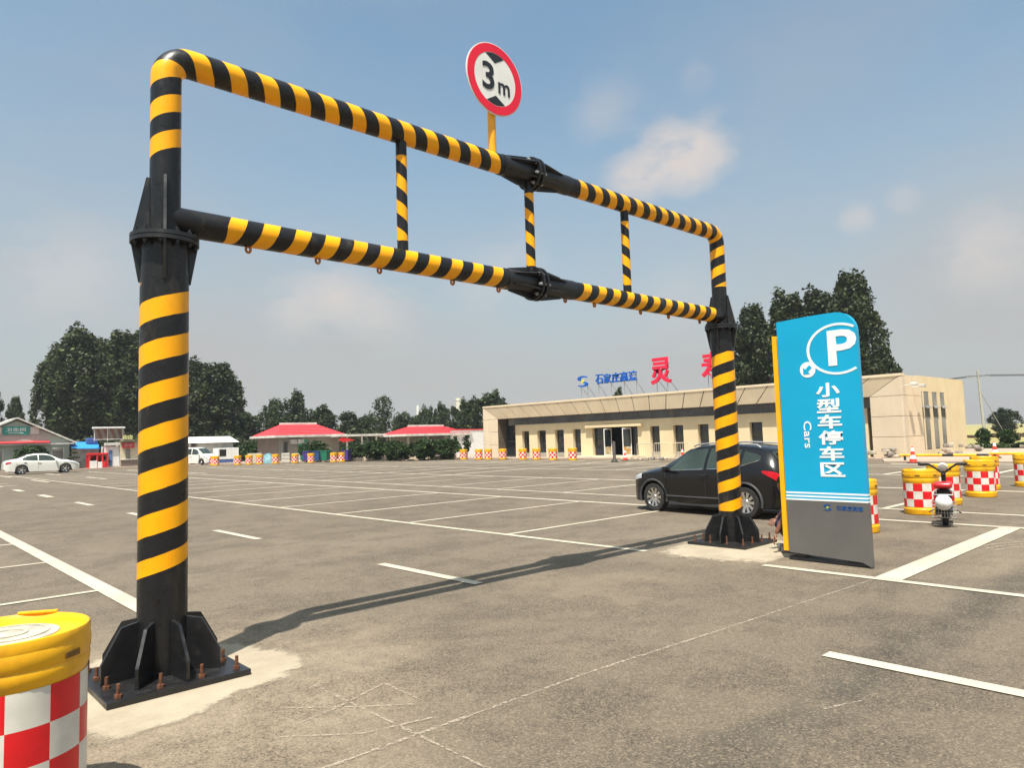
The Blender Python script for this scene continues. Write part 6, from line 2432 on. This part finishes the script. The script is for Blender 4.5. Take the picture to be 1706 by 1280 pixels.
GSn = 'stone heaps around the right end of the building'
rubble('small stone heap at the foot of the end pier, left one', 36.6, 13.9, 0.09, 7, 0.3, 0.3, 0.45, 1, GSn)
rubble('small stone heap at the foot of the end pier, right one', 36.7, 12.9, 0.09, 7, 0.25, 0.25, 0.45, 2, GSn)
rubble('stone heap under the slot windows', 41.2, 11.7, 0.09, 12, 1.2, 0.3, 0.5, 3, GSn)
rubble('stone heap at the right end of the side wall', 45.6, 11.6, 0.09, 8, 0.8, 0.3, 0.35, 4, GSn)
rubble('long pale rubble edging below the shrubs, left length', 53.2, 12.6, 0.09, 18, 0.4, 1.2, 0.12, 5, GSn)
rubble('long pale rubble edging below the shrubs, right length', 52.2, 9.6, 0.09, 20, 0.4, 1.3, 0.12, 6, GSn)
rubble('loose kerb blocks lying before the entrance', 34.9, 26.0, 0.0, 9, 0.5, 1.8, 0.14, 7, GSn)

# utility poles
CPOLE = simple('concrete_pole', (0.42, 0.40, 0.36), 0.8, var=0.15)
up1 = thing('utility_pole', 'slim grey power pole right of the cream building carrying wires', 'power pole', (81.4, 20.0, 0))
b = MB()
b.tube([(0.35, 0, 0), (-0.35, 0, 6.9)], [0.15, 0.09], 10)
b.build('pole', CPOLE, up1, 40)
b = MB()
b.box((-0.30, 0, 6.25), (0.10, 1.9, 0.10))
b.build('crossarm', STEEL, up1)
b = MB()
for y in (-0.85, 0, 0.85):
    pts = [Vector((-0.3, y + 12 * q if False else y, 6.35)) for q in (0,)]
    for sgn, ln in ((-1, 60), (1, 18)):
        w_ = [Vector((-0.3 + 0.1 * ln * f * 0.1, y + sgn * ln * f, 6.35 - 1.2 * (4 * f * (1 - f)) * (ln / 60))) for f in np.linspace(0, 1, 14)]
        b.tube(w_, 0.022, 5)
b.build('wire', FRAMEM, up1)
b = MB()
b.tube([(0.2, 0, 4.6), (2.2, -1.5, 0)], 0.03, 6)
b.build('stay', STEEL, up1)
up2 = thing('utility_pole', 'white power pole with cross arms behind the red roofed pavilions', 'power pole', (75.6, 107.2, 0))
b = MB()
b.tube([(0, 0, 0), (0, 0, 8.0)], [0.42, 0.22], 10)
b.build('pole', WHITE, up2, 40)
b = MB()
b.box((0, 0, 5.6), (3.4, 0.16, 0.18))
b.box((0, 0, 5.1), (2.2, 0.16, 0.18))
b.build('crossarm', STEEL, up2)
ch_ = thing('chimney', 'pale thin chimney far beyond the trees left of the cream building', 'chimney', (124.7, 157.1, 0))
b = MB()
b.lathe([(0.95, 0), (0.80, 13.2), (0.70, 13.2), (0.70, 13.0)], 18)
b.build('shaft', DWHITE, ch_, 40)
b = MB()
b.lathe([(0.86, 12.2), (0.86, 12.5), (0.8, 12.5)], 18)
b.build('band', STEEL, ch_)

# ---------------------------------------------------------------- hazy summer air
HZ = bpy.data.materials.new('summer_haze')
HZ.use_nodes = True
HZ.node_tree.nodes.remove(HZ.node_tree.nodes['Principled BSDF'])
pv_ = HZ.node_tree.nodes.new('ShaderNodeVolumePrincipled')
pv_.inputs['Color'].default_value = (0.86, 0.90, 0.95, 1)
pv_.inputs['Density'].default_value = 0.00035
pv_.inputs['Anisotropy'].default_value = 0.2
HZ.node_tree.links.new(pv_.outputs[0], HZ.node_tree.nodes['Material Output'].inputs['Volume'])
b = MB()
b.box((150, 150, 14.0), (900, 900, 32.0))
hz_ = b.build('haze', HZ)
tag(hz_, 'thin pale summer haze over the whole place', 'haze', kind='stuff')
